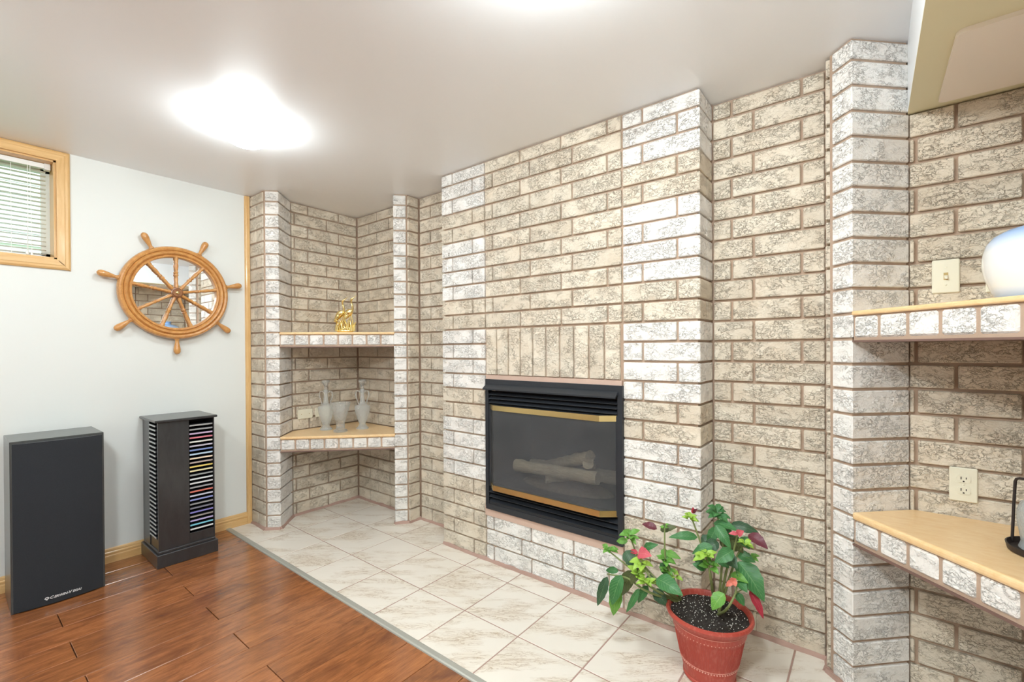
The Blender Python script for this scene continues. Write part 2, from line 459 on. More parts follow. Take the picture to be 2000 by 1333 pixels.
for y0, y1 in ((1.243, 1.526), (1.526, 1.845), (1.845, YB+0.01)):
    for a, b in zip(xs[:-1], xs[1:]):
        piece('floor_tile', floor, b-a-0.006, y1-y0-0.006, 0.010, ((a+b)/2, (y0+y1)/2, -0.005), 0, 'tile', 0.0012)
tr = struct('trim_2', MB().prism([(1.211, -0.002), (1.213, 0.004), (1.219, 0.007), (1.237, 0.007), (1.244, 0.003), (1.245, -0.002)], XW+0.012, XR)
            .xf(Matrix(((0, 0, 1, 0), (1, 0, 0, 0), (0, 1, 0, 0), (0, 0, 0, 1)))), 'strip', 'grey metal strip between plank floor and tiles')
for i in range(15):
    obj('screw', MB().lathe([(0.0035, 0), (0.0035, 0.0012), (0.002, 0.0018)], 10), 'screw', tr, loc=(-3.3+0.28*i, 1.228, 0.0065))

# ---- ceiling and plain walls
struct('ceiling', MB().box(XW-0.3, XR+0.1, YS-0.1, YB+0.15, H, H+0.08), 'ceiling')
WY0, WY1, WZ0, WZ1 = -0.36, 0.408, 1.722, 2.262      # window opening in the left wall
wl = MB().box(XW-0.3, XW, YS-0.1, WY0, -0.06, H).box(XW-0.3, XW, WY1, YB+0.15, -0.06, H)
wl.box(XW-0.3, XW, WY0, WY1, -0.06, WZ0).box(XW-0.3, XW, WY0, WY1, WZ1, H)
struct('wall_left', wl, 'wall')
struct('wall_right', MB().box(XR, XR+0.1, YS-0.1, YB+0.15, -0.06, H), 'wall')
struct('wall_rear', MB().box(XW, XR, YS-0.1, YS, -0.06, H), 'wall')
struct('ceiling_bulkhead', MB().box(0.103, XR+0.02, YS, YB+0.012, 2.062, H+0.01), 'ceiling', 'cream and white painted bulkhead dropping below the ceiling along the wall')
obj('soffit_board', MB().box(0.1028, XR+0.02, YS, YB+0.012, 2.058, 2.0625), 'bulkhead', bpy.data.objects['ceiling_bulkhead'], label='cream painted underside')
pn = MB()
poly = []
for cx, cy, a0 in ((0.62-0.02, 1.664+0.02, -90), (0.62-0.02, 2.10-0.02, 0), (0.177+0.02, 2.10-0.02, 90), (0.177+0.02, 1.664+0.02, 180)):
    for k in range(5):
        a = math.radians(a0+22.5*k); poly.append((cx+0.02*math.cos(a), cy+0.02*math.sin(a)))
pn.prism(poly, 2.046, 2.0585)
tag(obj('access_panel', pn, 'panel', smooth=40), 'beige rounded access panel fixed under the cream bulkhead', 'panel')

# baseboard with two grooves, and the upright trim where plaster meets brick
prof = [(0, 0), (0.013, 0), (0.013, 0.040), (0.0105, 0.043), (0.0105, 0.050), (0.013, 0.053), (0.0125, 0.060), (0.009, 0.064), (0.009, 0.070), (0.007, 0.078), (0.003, 0.083), (0, 0.083)]
def extr_y(prof, x, sgn, y0, y1):
    b = MB(); n = len(prof)
    b.add([(x+sgn*a, y0, z) for a, z in prof]+[(x+sgn*a, y1, z) for a, z in prof],
          [tuple(range(n)), tuple(range(2*n-1, n-1, -1))]+[(i, n+i, n+(i+1) % n, (i+1) % n) for i in range(n)]); return b
struct('baseboard_left', extr_y(prof, XW, 1, YS, 1.350), 'pine', 'grooved pine baseboard along the white wall')
struct('baseboard_right', extr_y(prof, XR, -1, YS, 1.350), 'pine')
tb = MB()
pp = [(XW, 1.348)]+[(XW+0.018*math.sin(math.radians(a)), 1.348+0.010*(1-math.cos(math.radians(a)))) for a in (30, 60, 90)]+[(XW+0.018, 1.378), (XW, 1.378)]
tb.prism(pp[::-1], 0.0, H-0.002)
struct('trim_1', tb, 'pine_v', 'narrow upright pine trim between white wall and brick pillar')

# ---- brick laying
def lay(parent, O, u, n, segs, k, mat, depth=0.09, z=None, h=None):
    zb = Z0+CO*k; hh = min(BH, H-0.009-zb)
    if z is not None: zb, hh = z, h
    ang = math.atan2(u[1], u[0])
    for s0, s1 in segs:
        s = (s0+s1)/2; jd = random.uniform(-0.0012, 0.0012)
        loc = (O[0]+u[0]*s-n[0]*(depth/2+jd), O[1]+u[1]*s-n[1]*(depth/2+jd), zb+hh/2)
        piece('brick', parent, s1-s0, depth, hh, loc, ang, mat, 0.003, 0.004)
def cut(a, b, joints, j=0.010):
    out = []; s = a
    for q in joints:
        if q-j/2-s > 0.008: out.append((s, q-j/2))
        s = q+j/2
    if b-s > 0.008: out.append((s, b))
    return out
def fillet(parent, path, nrm):
    """rough pink grout smeared along the foot of a brick face"""
    for (p0, p1), n in zip(zip(path[:-1], path[1:]), nrm):
        u = Vector((p1[0]-p0[0], p1[1]-p0[1])); L = u.length; u.normalize(); N = max(2, int(L/0.05))
        vs = []; fs = []
        for i in range(N+1):
            q = Vector(p0)+u*(L*i/N); d = 0.011+random.uniform(-0.003, 0.004); h = 0.016+random.uniform(-0.004, 0.005)
            a = q-Vector(n)*0.01
            e = q+Vector(n)*d
            vs += [(a.x, a.y, 0), (e.x, e.y, 0), (q.x+n[0]*0.003, q.y+n[1]*0.003, h), (a.x, a.y, h)]
        for i in range(N):
            for k in range(4): fs.append((i*4+k, i*4+(k+1) % 4, i*4+4+(k+1) % 4, i*4+4+k))
        fs += [(3, 2, 1, 0), (N*4, N*4+1, N*4+2, N*4+3)]
        obj('grout_fillet', MB().add(vs, fs), 'fillet', parent)

def row_white(k):
    r = 26-k
    return not (r % 6 in (4, 5) or r >= 22)
R2 = math.sqrt(0.5)

# back wall, with the hole the fireplace sits in
wb_ = MB().box(XW-0.02, -1.72, YB+RAKE, YB+0.15, 0, H).box(-0.93, XR+0.02, YB+RAKE, YB+0.15, 0, H)
wb_.box(-1.72, -0.93, YB+RAKE, YB+0.15, 1.03, H).box(-1.72, -0.93, YB+RAKE, YB+0.15, 0, 0.33)
wall_back = struct('wall_back', wb_, 'mortar', 'beige brick back wall behind the chimney breast')
for k in range(26):
    odd = k % 2 == 1
    O, u, n = (0, YB), (1, 0), (0, -1)
    lay(wall_back, O, u, n, cut(XN+0.008, -2.780, [-3.064, -2.802] if odd else [-3.174, -2.913]), k, 'brick')
    lay(wall_back, O, u, n, cut(-2.546, CX0+0.02, [-2.283] if odd else [-2.434, -2.190]), k, 'brick')
    lay(wall_back, O, u, n, cut(CX1+0.006, -0.143, [-0.479, -0.219] if odd else [-0.393]), k, 'brick')
    lay(wall_back, O, u, n, cut(0.108, 0.648, [0.125, 0.385, 0.64] if odd else [0.228, 0.488]), k, 'brick')
obj('white_caulk', MB().box(-0.398, -0.388, YB-0.001, YB+RAKE+0.002, 0.006, 0.092), 'ivory', wall_back, label='white filled joint beside the pot')
fillet(wall_back, [(-2.549, YB), (CX0, YB)], [(0, -1)])
fillet(wall_back, [(XN, YB), (-2.796, YB)], [(0, -1)])
fillet(wall_back, [(CX1, YB), (-0.135, YB)], [(0, -1)])
fillet(wall_back, [(0.11, YB), (0.65, YB)], [(0, -1)])

# chimney breast
ch = MB().box(CX0+RAKE, -1.735, YC+RAKE, YB+0.02, 0, H).box(-0.915, CX1-RAKE, YC+RAKE, YB+0.02, 0, H)
ch.box(-1.735, -0.915, YC+RAKE, YB+0.02, 1.035, H).box(-1.735, -0.915, YC+RAKE, YB+0.02, 0, 0.315)
chimney = struct('wall_chimney', ch, 'mortar', 'projecting brick chimney breast around the fireplace')
J0, J1 = -1.758, -0.907
for k in range(26):
    odd = k % 2 == 1
    O, u, n = (0, YC), (1, 0), (0, -1)
    mt = 'brick_white' if row_white(k) else 'brick'
    D = YB-YC
    if odd:   # small brick first
        lay(chimney, O, u, n, [(CX0, -2.029)], k, mt, D+0.004)
        lay(chimney, O, u, n, [(-2.019, J0-0.005)], k, mt)
        lay(chimney, O, u, n, [(J1+0.005, -0.814)], k, mt)
        lay(chimney, O, u, n, [(-0.804, CX1)], k, mt, 0.094)
        lay(chimney, (CX1, 0), (0, 1), (1, 0), [(YC+0.100, YB+0.004)], k, mt)
    else:
        lay(chimney, O, u, n, [(CX0, -1.863)], k, mt, 0.094)
        lay(chimney, (CX0, 0), (0, -1), (-1, 0), [(-YB-0.004, -YC-0.100)], k, mt)
        lay(chimney, O, u, n, [(-1.853, J0-0.005)], k, mt)
        lay(chimney, O, u, n, [(J1+0.005, -0.659)], k, mt)
        lay(chimney, O, u, n, [(-0.649, CX1)], k, mt, D+0.004)
    if k >= 15 or k <= 2:
        lay(chimney, O, u, n, cut(J0+0.005, J1-0.005, [-1.502, -1.240, -0.982] if odd else [-1.700, -1.436, -1.174]), k, 'brick_white' if k <= 2 else 'brick')
for i in range(10):
    lay(chimney, (0, YC), (1, 0), (0, -1), [(J0+0.006+0.0841*i, J0+0.006+0.0841*i+0.0745)], 12, 'brick', z=1.079, h=0.259)
obj('mortar_sill', MB().box(J0-0.002, J1+0.002, YC-0.004, YC+0.02, 0.2635, 0.318), 'sill', chimney)
obj('mortar_band', MB().box(J0+0.004, J1-0.004, YC+0.002, YC+0.02, 1.030, 1.076), 'sill', chimney)
fillet(chimney, [(CX0, YC), (CX1, YC), (CX1, YB)], [(0, -1), (1, 0)])

# the pillars flanking the corner niches; one brick laid at 45 degrees turns each corner
def mx(x, mir): return MID-x if mir else x
def outer_pillar(name, mir, label):
    sg = -1 if mir else 1
    tipx, tipy = -3.168, 1.448
    core = [(XW-0.01, 1.387), (-3.243, 1.387), (tipx-0.0113, tipy), (XN-RAKE-0.003, 1.60), (XW-0.01, 1.60)]
    pts = [(mx(a, mir), b) for a, b in core]
    if mir: pts[0] = (XR+0.01, 1.387); pts[-1] = (XR+0.01, 1.60); pts = pts[::-1]
    w = struct(name, MB().prism(pts, 0, H), 'mortar', label)
    for k in range(26):
        odd = k % 2 == 1
        segs = cut(-3.449, -3.252, [] if odd else [-3.348])
        if mir: segs = [(MID-b, MID-a) for a, b in segs]
        lay(w, (0, 1.379), (1, 0), (0, -1), segs, k, 'brick')
        # corner brick: header face towards the room, long face into the niche
        zb = Z0+CO*k; hh = min(BH, H-0.009-zb)
        B, Cc = 0.087, 0.226
        cx = tipx - R2*B/2 - R2*Cc/2; cy = tipy - R2*B/2 + R2*Cc/2
        piece('brick', w, B, Cc, hh, (mx(cx, mir), cy, zb+hh/2), (PI/4 if not mir else -PI/4), 'brick_white', 0.003, 0.003)
    p = [(-3.449, 1.379), (-3.237, 1.379), (tipx, tipy), (XN, 1.613)]
    nr = [(0, -1), (R2, -R2), (R2, R2)]
    fillet(w, [(mx(a, mir), b) for a, b in p], [(sg*a, b) for a, b in nr])
    return w
outer_pillar('wall_pillar_left', False, 'brick pillar with whitish corner between white wall and niche')
outer_pillar('wall_pillar_right', True, 'brick pillar at the outer end of the far niche')
def niche_side(name, mir):
    pts = [(XW-0.01, 1.60), (XN-RAKE, 1.60), (XN-RAKE, YB+0.02), (XW-0.01, YB+0.02)]
    pts = [(mx(a, mir), b) for a, b in pts]
    if mir: pts[0] = (XR+0.01, 1.60); pts[-1] = (XR+0.01, YB+0.02); pts = pts[::-1]
    w = struct(name, MB().prism(pts, 0, H), 'mortar')
    for k in range(26):
        odd = k % 2 == 1
        segs = cut(1.617, YB-0.006, [1.741, 1.995] if odd else [1.639, 1.892])
        if not mir: lay(w, (XN, 0), (0, 1), (1, 0), segs, k, 'brick')
        else: lay(w, (MID-XN, 0), (0, 1), (-1, 0), segs, k, 'brick')
    sg = -1 if mir else 1
    fillet(w, [(mx(XN, mir), 1.613), (mx(XN, mir), YB)], [(sg, 0)])
    return w
niche_side('wall_niche_left', False)['label'] = 'beige brick side of the corner niche behind the outer pillar'
niche_side('wall_niche_right', True)['label'] = 'beige brick side wall of the far corner niche'
def inner_pillar(name, mir, dx, dy, tipx, tipy, label):
    """dx, dy: where the short flank starts on the face towards the chimney; tip: the niche corner (left-hand coordinates)"""
    core = [(tipx, tipy+0.0113), (dx-RAKE, dy+0.004), (dx-RAKE, YB+0.02), (tipx-(YB-tipy)+0.011, YB+0.02), (tipx-(YB-tipy)+0.011, YB)]
    pts = [(mx(a, mir), b) for a, b in core]
    if mir: pts = pts[::-1]
    w = struct(name, MB().prism(pts, 0, H), 'mortar', label)
    sg = -1 if mir else 1
    for k in range(26):
        zb = Z0+CO*k; hh = min(BH, H-0.009-zb)
        B, Cc = 0.086, 0.226
        cx = tipx + R2*B/2 - R2*Cc/2; cy = tipy + R2*B/2 + R2*Cc/2
        piece('brick', w, B, Cc, hh, (mx(cx, mir), cy, zb+hh/2), (PI/4 if not mir else -PI/4), 'brick_white', 0.003, 0.003)
        lay(w, (mx(dx, mir), 0), (0, 1), (sg, 0), [(dy+0.006, YB-0.006)], k, 'brick', 0.08)
    p = [(tipx-(YB-tipy), YB), (tipx, tipy), (dx, dy), (dx, YB)]
    nr = [(-R2, -R2), (R2, -R2), (1, 0)]
    fillet(w, [(mx(a, mir), b) for a, b in p], [(sg*a, b) for a, b in nr])
    return w
inner_pillar('wall_pillar_inner_left', False, -2.554, 2.055, -2.624, 1.985, 'slim whitish brick pillar between niche and chimney breast')
inner_pillar('wall_pillar_inner_right', True, MID+0.1345, 2.0755, MID+0.053, 1.994, 'broad whitish brick pillar beside the cream bulkhead')

# ---- window in the left wall
win = struct('window_1', MB().box(XW-0.17, XW, WY1-0.012, WY1, WZ0, WZ1).box(XW-0.17, XW, WY0, WY0+0.012, WZ0, WZ1)
             .box(XW-0.17, XW, WY0, WY1, WZ0, WZ0+0.012).box(XW-0.17, XW, WY0, WY1, WZ1-0.012, WZ1), 'pine_v', 'pine framed basement window high in the white wall')
cp = [(0, 0), (0.016, 0), (0.018, 0.006), (0.018, 0.030), (0.016, 0.034), (0.0155, 0.044), (0.012, 0.050), (0.008, 0.054), (0, 0.054)]
def casing(a, b, axis, inner, sgn):
    """mitred casing board from a to b; profile runs away from the opening"""
    vs = []; n = len(cp)
    for end, mit in ((a, -1), (b, 1)):
        for d, w in cp:
            # w: distance outwards from the opening edge
            o = end + mit*w
            vs.append((XW+d, o, inner+sgn*w) if axis == 'y' else (XW+d, inner+sgn*w, o))
    fs = [tuple(range(n)), tuple(range(2*n-1, n-1, -1))]+[(i, n+i, n+(i+1) % n, (i+1) % n) for i in range(n)]
    return MB().add(vs, fs)
e = 0.002
obj('casing', casing(WZ0-e, WZ1-0.004, 'z', WY1-e, 1), 'pine_v', win); obj('casing', casing(WZ0-e, WZ1-0.004, 'z', WY0+e, -1), 'pine_v', win)
obj('casing', casing(WY0+e, WY1-e, 'y', WZ1-0.004, 1), 'pine', win); obj('casing', casing(WY0+e, WY1-e, 'y', WZ0+e, -1), 'pine', win)
ya, yb, za, zb_ = WY0+0.012, WY1-0.012, WZ0+0.012, WZ1-0.012
xs0 = XW-0.165
sash = MB()
for (p, q, r_, s_) in ((ya, yb, za, za+0.035), (ya, yb, zb_-0.035, zb_), (ya, ya+0.035, za, zb_), (yb-0.035, yb, za, zb_), (0.0, 0.04, za, zb_)):
    sash.box(xs0, xs0+0.03, p, q, r_, s_)
obj('window_sash', sash, 'vinyl', win)
for p, q in ((ya+0.03, 0.005), (0.035, yb-0.03)):
    obj('pane', MB().box(xs0+0.012, xs0+0.016, p, q, za+0.03, zb_-0.03), 'pane', win)

# white mini blind hanging inside the reveal
xb = XW-0.075
bl = thing('window_blind', 'white slatted mini blind hanging in the pine framed window', 'blind', (xb, 0.02, zb_))
def child_box(name, x0, x1, y0, y1, z0, z1, mat, par, c=0.0015, label=None):
    cx, cy, cz = (x0+x1)/2, (y0+y1)/2, (z0+z1)/2
    o = obj(name, chamfer_box(x1-x0, y1-y0, z1-z0, min(c, 0.4*min(x1-x0, y1-y0, z1-z0))), mat, par, label=label)
    pl = Vector(par.location) if par is not None else Vector()
    o.location = Vector((cx, cy, cz))-pl
    return o
by0, by1 = ya+0.006, yb-0.022
child_box('head_rail', xb-0.014, xb+0.014, by0, by1, zb_-0.028, zb_-0.002, 'white_plastic', bl)
child_box('bracket', xb-0.017, xb+0.019, by1-0.006, by1+0.018, zb_-0.034, zb_, 'white_plastic', bl)
zt = zb_-0.045; ns = 20; zbtm = za+0.022
sl = MB()
for j in range(5):
    a = -1+0.5*j; sl.v += [(0.0125*a, by0-0.02, -0.0016*a*a), (0.0125*a, by1-0.02, -0.0016*a*a)]
for j in range(4): sl.f.append((2*j, 2*j+2, 2*j+3, 2*j+1))
sl.v += [(x, y, z-0.0005) for x, y, z in sl.v]
for j in range(4): sl.f.append((10+2*j, 10+2*j+1, 10+2*j+3, 10+2*j+2))
sl.f += [(0, 1, 11, 10), (8, 18, 19, 9)]
sme = sl.mesh('slat', 60); sme.materials.append(M['white_plastic'])
for i in range(ns):
    z = zt+(zbtm-zt)*i/(ns-1)
    o = bpy.data.objects.new('slat', sme); COL.objects.link(o); o.parent = bl
    o.location = (0, 0, z-zb_); o.rotation_euler = (0, math.radians(-6), 0)
child_box('bottom_rail', xb-0.012, xb+0.012, by0, by1, za+0.003, za+0.012, 'white_plastic', bl)
for y in (0.305, 0.245, -0.10, -0.25):
    obj('ladder_cord', MB().tube([(0.012, y-0.02, -0.03), (0.012, y-0.02, za+0.01-zb_)], 0.0012, 5), 'white_plastic', bl)
for i, y in enumerate((0.305, 0.314)):
    c_ = obj('pull_cord', MB().tube([(0.017, y-0.02, -0.03), (0.019, y-0.02+0.003*i, -0.3), (0.019, y-0.024+0.008*i, -0.485-0.012*i)], 0.0013, 5), 'white_plastic', bl)
    obj('tassel', MB().lathe([(0.002, 0), (0.0055, -0.004), (0.007, -0.022), (0.004, -0.026)][::-1], 10, (0.019, y-0.024+0.008*i, -0.482-0.012*i)), 'white_plastic', c_, 40)

# what the window looks out on
house = thing('neighbour_house', 'white sided house seen through the window blind', 'house', (-8.2, 1.2, 1.45))
obj('foundation', MB().box(-0.4, 0.62, -4, 4, 0.002, 0.98), 'foundation', house)
for i in range(6):
    obj('siding_board', MB().box(-0.3, 0.66-0.012*(i % 2)*0, -4, 4, 0.98+0.14*i, 0.98+0.14*i+0.135), 'siding', house)
obj('wall_core', MB().box(-0.4, 0.63, -4, 4, 0.9, 1.84), 'siding', house)
tag(obj('lawn', MB().box(-16, XW-0.32, -9, 12, 1.30, 1.45), 'lawn'), 'green lawn outside the basement window', 'lawn')['kind'] = 'stuff'
tree = thing('garden_tree', 'leafy green tree behind the white sided house', 'tree', (-10.6, 1.6, 1.45))
obj('trunk', MB().tube([(0, 0, 0.002), (0.0, 0.0, 1.2), (0.02, 0, 2.4)], [0.14, 0.11, 0.07], 10), 'log', tree, 40)
cb = MB()
for i in range(26):
    a, b, r_ = random.uniform(0, 2*PI), random.uniform(-0.5, 1), random.uniform(0.5, 0.9)
    q = Vector((math.cos(a)*1.1, math.sin(a)*1.9, 3.2+b*1.3)); s0 = len(cb.v); cb.sphere(q, r_, 12, 8)
    cb.v[s0:] = [tuple(Vector(v)+Vector((random.uniform(-.07, .07), random.uniform(-.07, .07), random.uniform(-.07, .07)))) for v in cb.v[s0:]]
obj('crown', cb, 'shrub', tree)

# ---- ceiling lamps
def lamp(x, y, power, label):
    r = thing('ceiling_lamp', label, 'lamp', (x, y, H), group='frosted dome ceiling lamps')
    obj('base', MB().lathe([(0.10, -0.02), (0.125, -0.016), (0.128, 0.0)], 32), 'lamp_base', r, 40)
    prof = [(0.002, -0.112), (0.03, -0.110), (0.06, -0.101), (0.09, -0.084), (0.115, -0.060), (0.130, -0.036), (0.134, -0.024), (0.126, -0.014)]
    obj('dome', MB().lathe(prof, 40, capt=True), lamp_mat(power), r, 60, label='glowing frosted glass dome')
lamp(-2.345, 0.925, 0.52, 'lit frosted glass dome lamp on the ceiling before the corner niche')
lamp(-0.60, 0.905, 1.05, 'lit frosted glass dome lamp on the ceiling before the chimney breast')
lamp(-2.345, -0.45, 0.8, 'added frosted glass dome fill lamp on the ceiling across from the window')  # added behind the camera to fill the room, not a known fitting
lamp(-0.30, -0.45, 2.8, 'added frosted glass dome fill lamp on the ceiling above the middle of the room')  # invented strong fill behind the camera, lifts the right niche and pillar

# ================================================================== objects
def wobj(name, mb, mat, root, smooth=None, label=None, par=None):
    """part given in room coordinates, parented to an unrotated thing"""
    mb.shift(tuple(-c for c in root.location)); return obj(name, mb, mat, par or root, smooth, label=label)
def wbox(name, root, x0, x1, y0, y1, z0, z1, mat, c=0.0015, par=None):
    b = chamfer_box(x1-x0, y1-y0, z1-z0, min(c, 0.4*min(x1-x0, y1-y0, z1-z0))).shift(((x0+x1)/2, (y0+y1)/2, (z0+z1)/2))
    return wobj(name, b, mat, root, par=par)
def along(prof, p, d, n=14, smooth=None):
    """solid of revolution whose axis starts at p and runs along d"""
    d = Vector(d).normalized(); q = Vector((0, 0, 1)).rotation_difference(d).to_matrix().to_4x4()
    return MB().lathe(prof, n).xf(Matrix.Translation(p) @ q)

# ---- corner shelves: pine board over a course of whitish header bricks
def corner_shelf(mir, zb, hb, bt, label):
    P0, P1 = (-3.168, 1.448), (-2.624, 1.992)
    root = thing('corner_shelf', label, 'shelf', (mx(-3.0, mir), 1.85, zb-0.016), group='brick fronted corner shelves')
    def poly(off):
        p = [(P0[0]+R2*off, P0[1]-R2*off), (P1[0]+R2*off, P1[1]-R2*off), (-2.789, 2.155), (-3.331, 2.155), (-3.331, 1.611)]
        p = [(mx(a, mir), b) for a, b in p]
        return p[::-1] if mir else p
    o = wobj('shelf_board', MB().prism(poly(0.006), zb+hb, zb+hb+bt), 'shelf', root)
    bv = o.modifiers.new('rounded nosing', 'BEVEL'); bv.width = 0.35*bt; bv.segments = 3; bv.limit_method = 'ANGLE'
    wobj('mortar_bed', MB().prism(poly(-0.006), zb-0.010, zb+hb+0.001), 'mortar', root)
    wobj('steel_lintel', MB().prism(poly(0.001), zb-0.016, zb-0.0095), 'steel_angle', root)
    L = math.hypot(P1[0]-P0[0], P1[1]-P0[1]); pit = L/8; bw = pit-0.0105
    for i in range(8):
        s = (i+0.5)*pit; d = 0.045
        x = P0[0]+R2*s-R2*d; y = P0[1]+R2*s+R2*d
        x, y = mx(x, mir), y
        pc = piece('brick', root, bw, 0.09, hb-0.004, (x-root.location.x, y-root.location.y, zb+(hb-0.004)/2-root.location.z), PI/4 if not mir else -PI/4, 'brick_white', 0.006, 0.004)
    return root
corner_shelf(False, 1.258, 0.073, 0.016, 'upper pine corner shelf carrying the golden cranes')
corner_shelf(False, 0.540, 0.072, 0.020, 'lower pine corner shelf carrying the glass decanters')
corner_shelf(True, 1.260, 0.077, 0.016, 'upper pine corner shelf carrying the blue banded vase')
corner_shelf(True, 0.546, 0.076, 0.026, 'lower pine corner shelf carrying the iron lantern')
ZU, ZL, ZRU, ZRL = 1.347, 0.632, 1.353, 0.648

# ---- gas fireplace
fp = thing('gas_fireplace', 'black gas fireplace with brass trims set in the chimney breast', 'fireplace', (-1.324, 1.985, 0.305))
X0, X1, FZ0, FZ1 = -1.746, -0.902, 0.306, 1.052
fr = MB().box(X0, X1, 1.958, 1.99, FZ1-0.026, FZ1).box(X0, X1, 1.958, 1.99, FZ0, FZ0+0.032)
fr.box(X0, X0+0.022, 1.958, 1.99, FZ0+0.032, FZ1-0.026).box(X1-0.024, X1, 1.958, 1.99, FZ0+0.032, FZ1-0.026)
wobj('surround_frame', fr, 'metal_black', fp)
def xprism(prof, x0, x1):
    """(y, z) outline extruded along x"""
    n = len(prof)
    return MB().add([(x0, y, z) for y, z in prof]+[(x1, y, z) for y, z in prof],
                    [tuple(range(n)), tuple(range(2*n-1, n-1, -1))]+[(i, n+i, n+(i+1) % n, (i+1) % n) for i in range(n)])
wobj('hood_lip', xprism([(1.962, 1.028), (1.927, 1.002), (1.927, 0.994), (1.962, 1.014)], X0+0.006, X1-0.020), 'metal_black', fp)
IX0, IX1 = X0+0.022, X1-0.024
for z in (0.974, 0.951, 0.928):
    wobj('louver', xprism([(1.950, z-0.009), (1.950, z-0.0065), (1.982, z+0.010), (1.982, z+0.0075)], IX0+0.010, IX1), 'metal_black', fp)
for z in (0.415, 0.388, 0.361):
    wobj('louver', xprism([(1.956, z-0.009), (1.956, z-0.0065), (1.984, z+0.009), (1.984, z+0.0065)], IX0+0.004, IX1), 'metal_black', fp)
wbox('lower_panel', fp, IX0, IX1, 1.962, 1.972, FZ0+0.030, 0.350, 'metal_black', par=None)
wbox('grille_back', fp, IX0, IX1, 2.02, 2.03, 0.90, FZ1-0.02, 'dark_inside'); wbox('grille_back', fp, IX0, IX1, 2.02, 2.03, FZ0+0.02, 0.445, 'dark_inside')
fbx = MB().box(IX0-0.01, IX1+0.01, 2.36, 2.38, 0.43, 0.92).box(IX0-0.01, IX0+0.012, 1.985, 2.37, 0.43, 0.92).box(IX1-0.012, IX1+0.01, 1.985, 2.37, 0.43, 0.92)
fbx.box(IX0-0.01, IX1+0.01, 1.985, 2.37, 0.905, 0.92).box(IX0-0.01, IX1+0.01, 1.985, 2.37, 0.43, 0.455)
wobj('firebox', fbx, 'firebox', fp)
bay = [(-1.718, 1.964), (-1.652, 1.912), (-0.997, 1.912), (-0.932, 1.964)]
def bay_strip(off, th, z0, z1):
    """bent strip following the bay of the doors; off moves it outwards"""
    def shift(d):
        return [(bay[0][0]-d*0.6, bay[0][1]-d*0.2), (bay[1][0]-d*0.45, bay[1][1]-d), (bay[2][0]+d*0.45, bay[2][1]-d), (bay[3][0]+d*0.6, bay[3][1]-d*0.2)]
    a, b = shift(off), shift(off-th)
    return MB().prism(a+b[::-1], z0, z1)
wobj('glass_door', bay_strip(-0.003, 0.004, 0.452, 0.894), 'fire_glass', fp)
wobj('brass_bar', bay_strip(0.0, 0.010, 0.884, 0.912), 'brass', fp, label='upper polished brass bar')
wobj('brass_bar', bay_strip(0.0, 0.010, 0.437, 0.466), 'brass', fp, label='lower polished brass bar')
for z in (0.906, 0.438):
    wobj('door_plate', MB().prism([(bay[0][0], 1.99)]+[(x, y+0.004) for x, y in bay]+[(bay[3][0], 1.99)], z, z+0.005), 'metal_black', fp)
for s in (0, 3):
    x = bay[s][0]; wbox('door_stile', fp, x-0.006, x+0.006, 1.962, 1.985, 0.44, 0.91, 'metal_black')
eb = MB(); eb.sphere((-1.33, 2.16, 0.452), 1.0, 28, 12, (0.29, 0.115, 0.045))
wobj('ember_bed', eb, 'ember', fp, 60)
def log_mesh(p0, p1, r0, r1, seed):
    rng = random.Random(seed); p0, p1 = Vector(p0), Vector(p1); N = 14
    b = MB(); pts = [p0.lerp(p1, i/N) for i in range(N+1)]
    b.tube(pts, [(r0+(r1-r0)*i/N)*(1+rng.uniform(-0.08, 0.08)) for i in range(N+1)], 14)
    b.v = [tuple(Vector(v)+Vector((rng.uniform(-1, 1), rng.uniform(-1, 1), rng.uniform(-1, 1)))*0.0035) for v in b.v]
    return b
for i, (p0, p1, r0, r1) in enumerate((((-1.61, 2.07, 0.555), (-1.08, 2.06, 0.570), 0.033, 0.031), ((-1.50, 2.22, 0.535), (-1.13, 2.07, 0.672), 0.030, 0.032),
                                      ((-1.20, 2.24, 0.530), (-1.40, 2.06, 0.515), 0.026, 0.024), ((-1.62, 2.24, 0.52), (-1.02, 2.25, 0.53), 0.036, 0.034), ((-1.24, 2.28, 0.56), (-1.135, 2.06, 0.635), 0.028, 0.029))):
    wobj('log', log_mesh(p0, p1, r0, r1, i), 'log', fp, 50)

# ---- ship's wheel mirror on the left wall
WC = (XW+0.020, 0.937, 1.589)
wheel = thing('ship_wheel_mirror', 'golden brown wooden ship wheel mirror hanging on the white wall', 'mirror', WC)
wheel.matrix_world = Matrix(((0, 0, 1, WC[0]), (1, 0, 0, WC[1]), (0, 1, 0, WC[2]), (0, 0, 0, 1)))
rp = [(0.221, 0.0), (0.221, 0.024), (0.224, 0.029), (0.233, 0.0305), (0.2365, 0.0235), (0.240, 0.030), (0.246, 0.0355), (0.254, 0.037), (0.2595, 0.0325), (0.2625, 0.0265), (0.266, 0.0345), (0.275, 0.0375), (0.283, 0.034), (0.288, 0.026), (0.290, 0.014), (0.289, 0.0), (0.221, 0.0)]
obj('rim', MB().lathe(rp, 72, capb=False, capt=False), 'oak', wheel, 28)
obj('mirror_glass', MB().lathe([(0.001, 0.0), (0.225, 0.0), (0.225, 0.005), (0.001, 0.005)], 64, capb=False, capt=False), 'mirror', wheel, 30)
sp = [(0.0095, 0), (0.0095, 0.02), (0.007, 0.04), (0.0085, 0.062), (0.0065, 0.072), (0.0105, 0.080), (0.0105, 0.084), (0.0065, 0.092), (0.0105, 0.098), (0.0065, 0.106), (0.0085, 0.118), (0.0105, 0.140), (0.0075, 0.158), (0.010, 0.166), (0.0075, 0.172), (0.011, 0.180), (0.011, 0.196)]
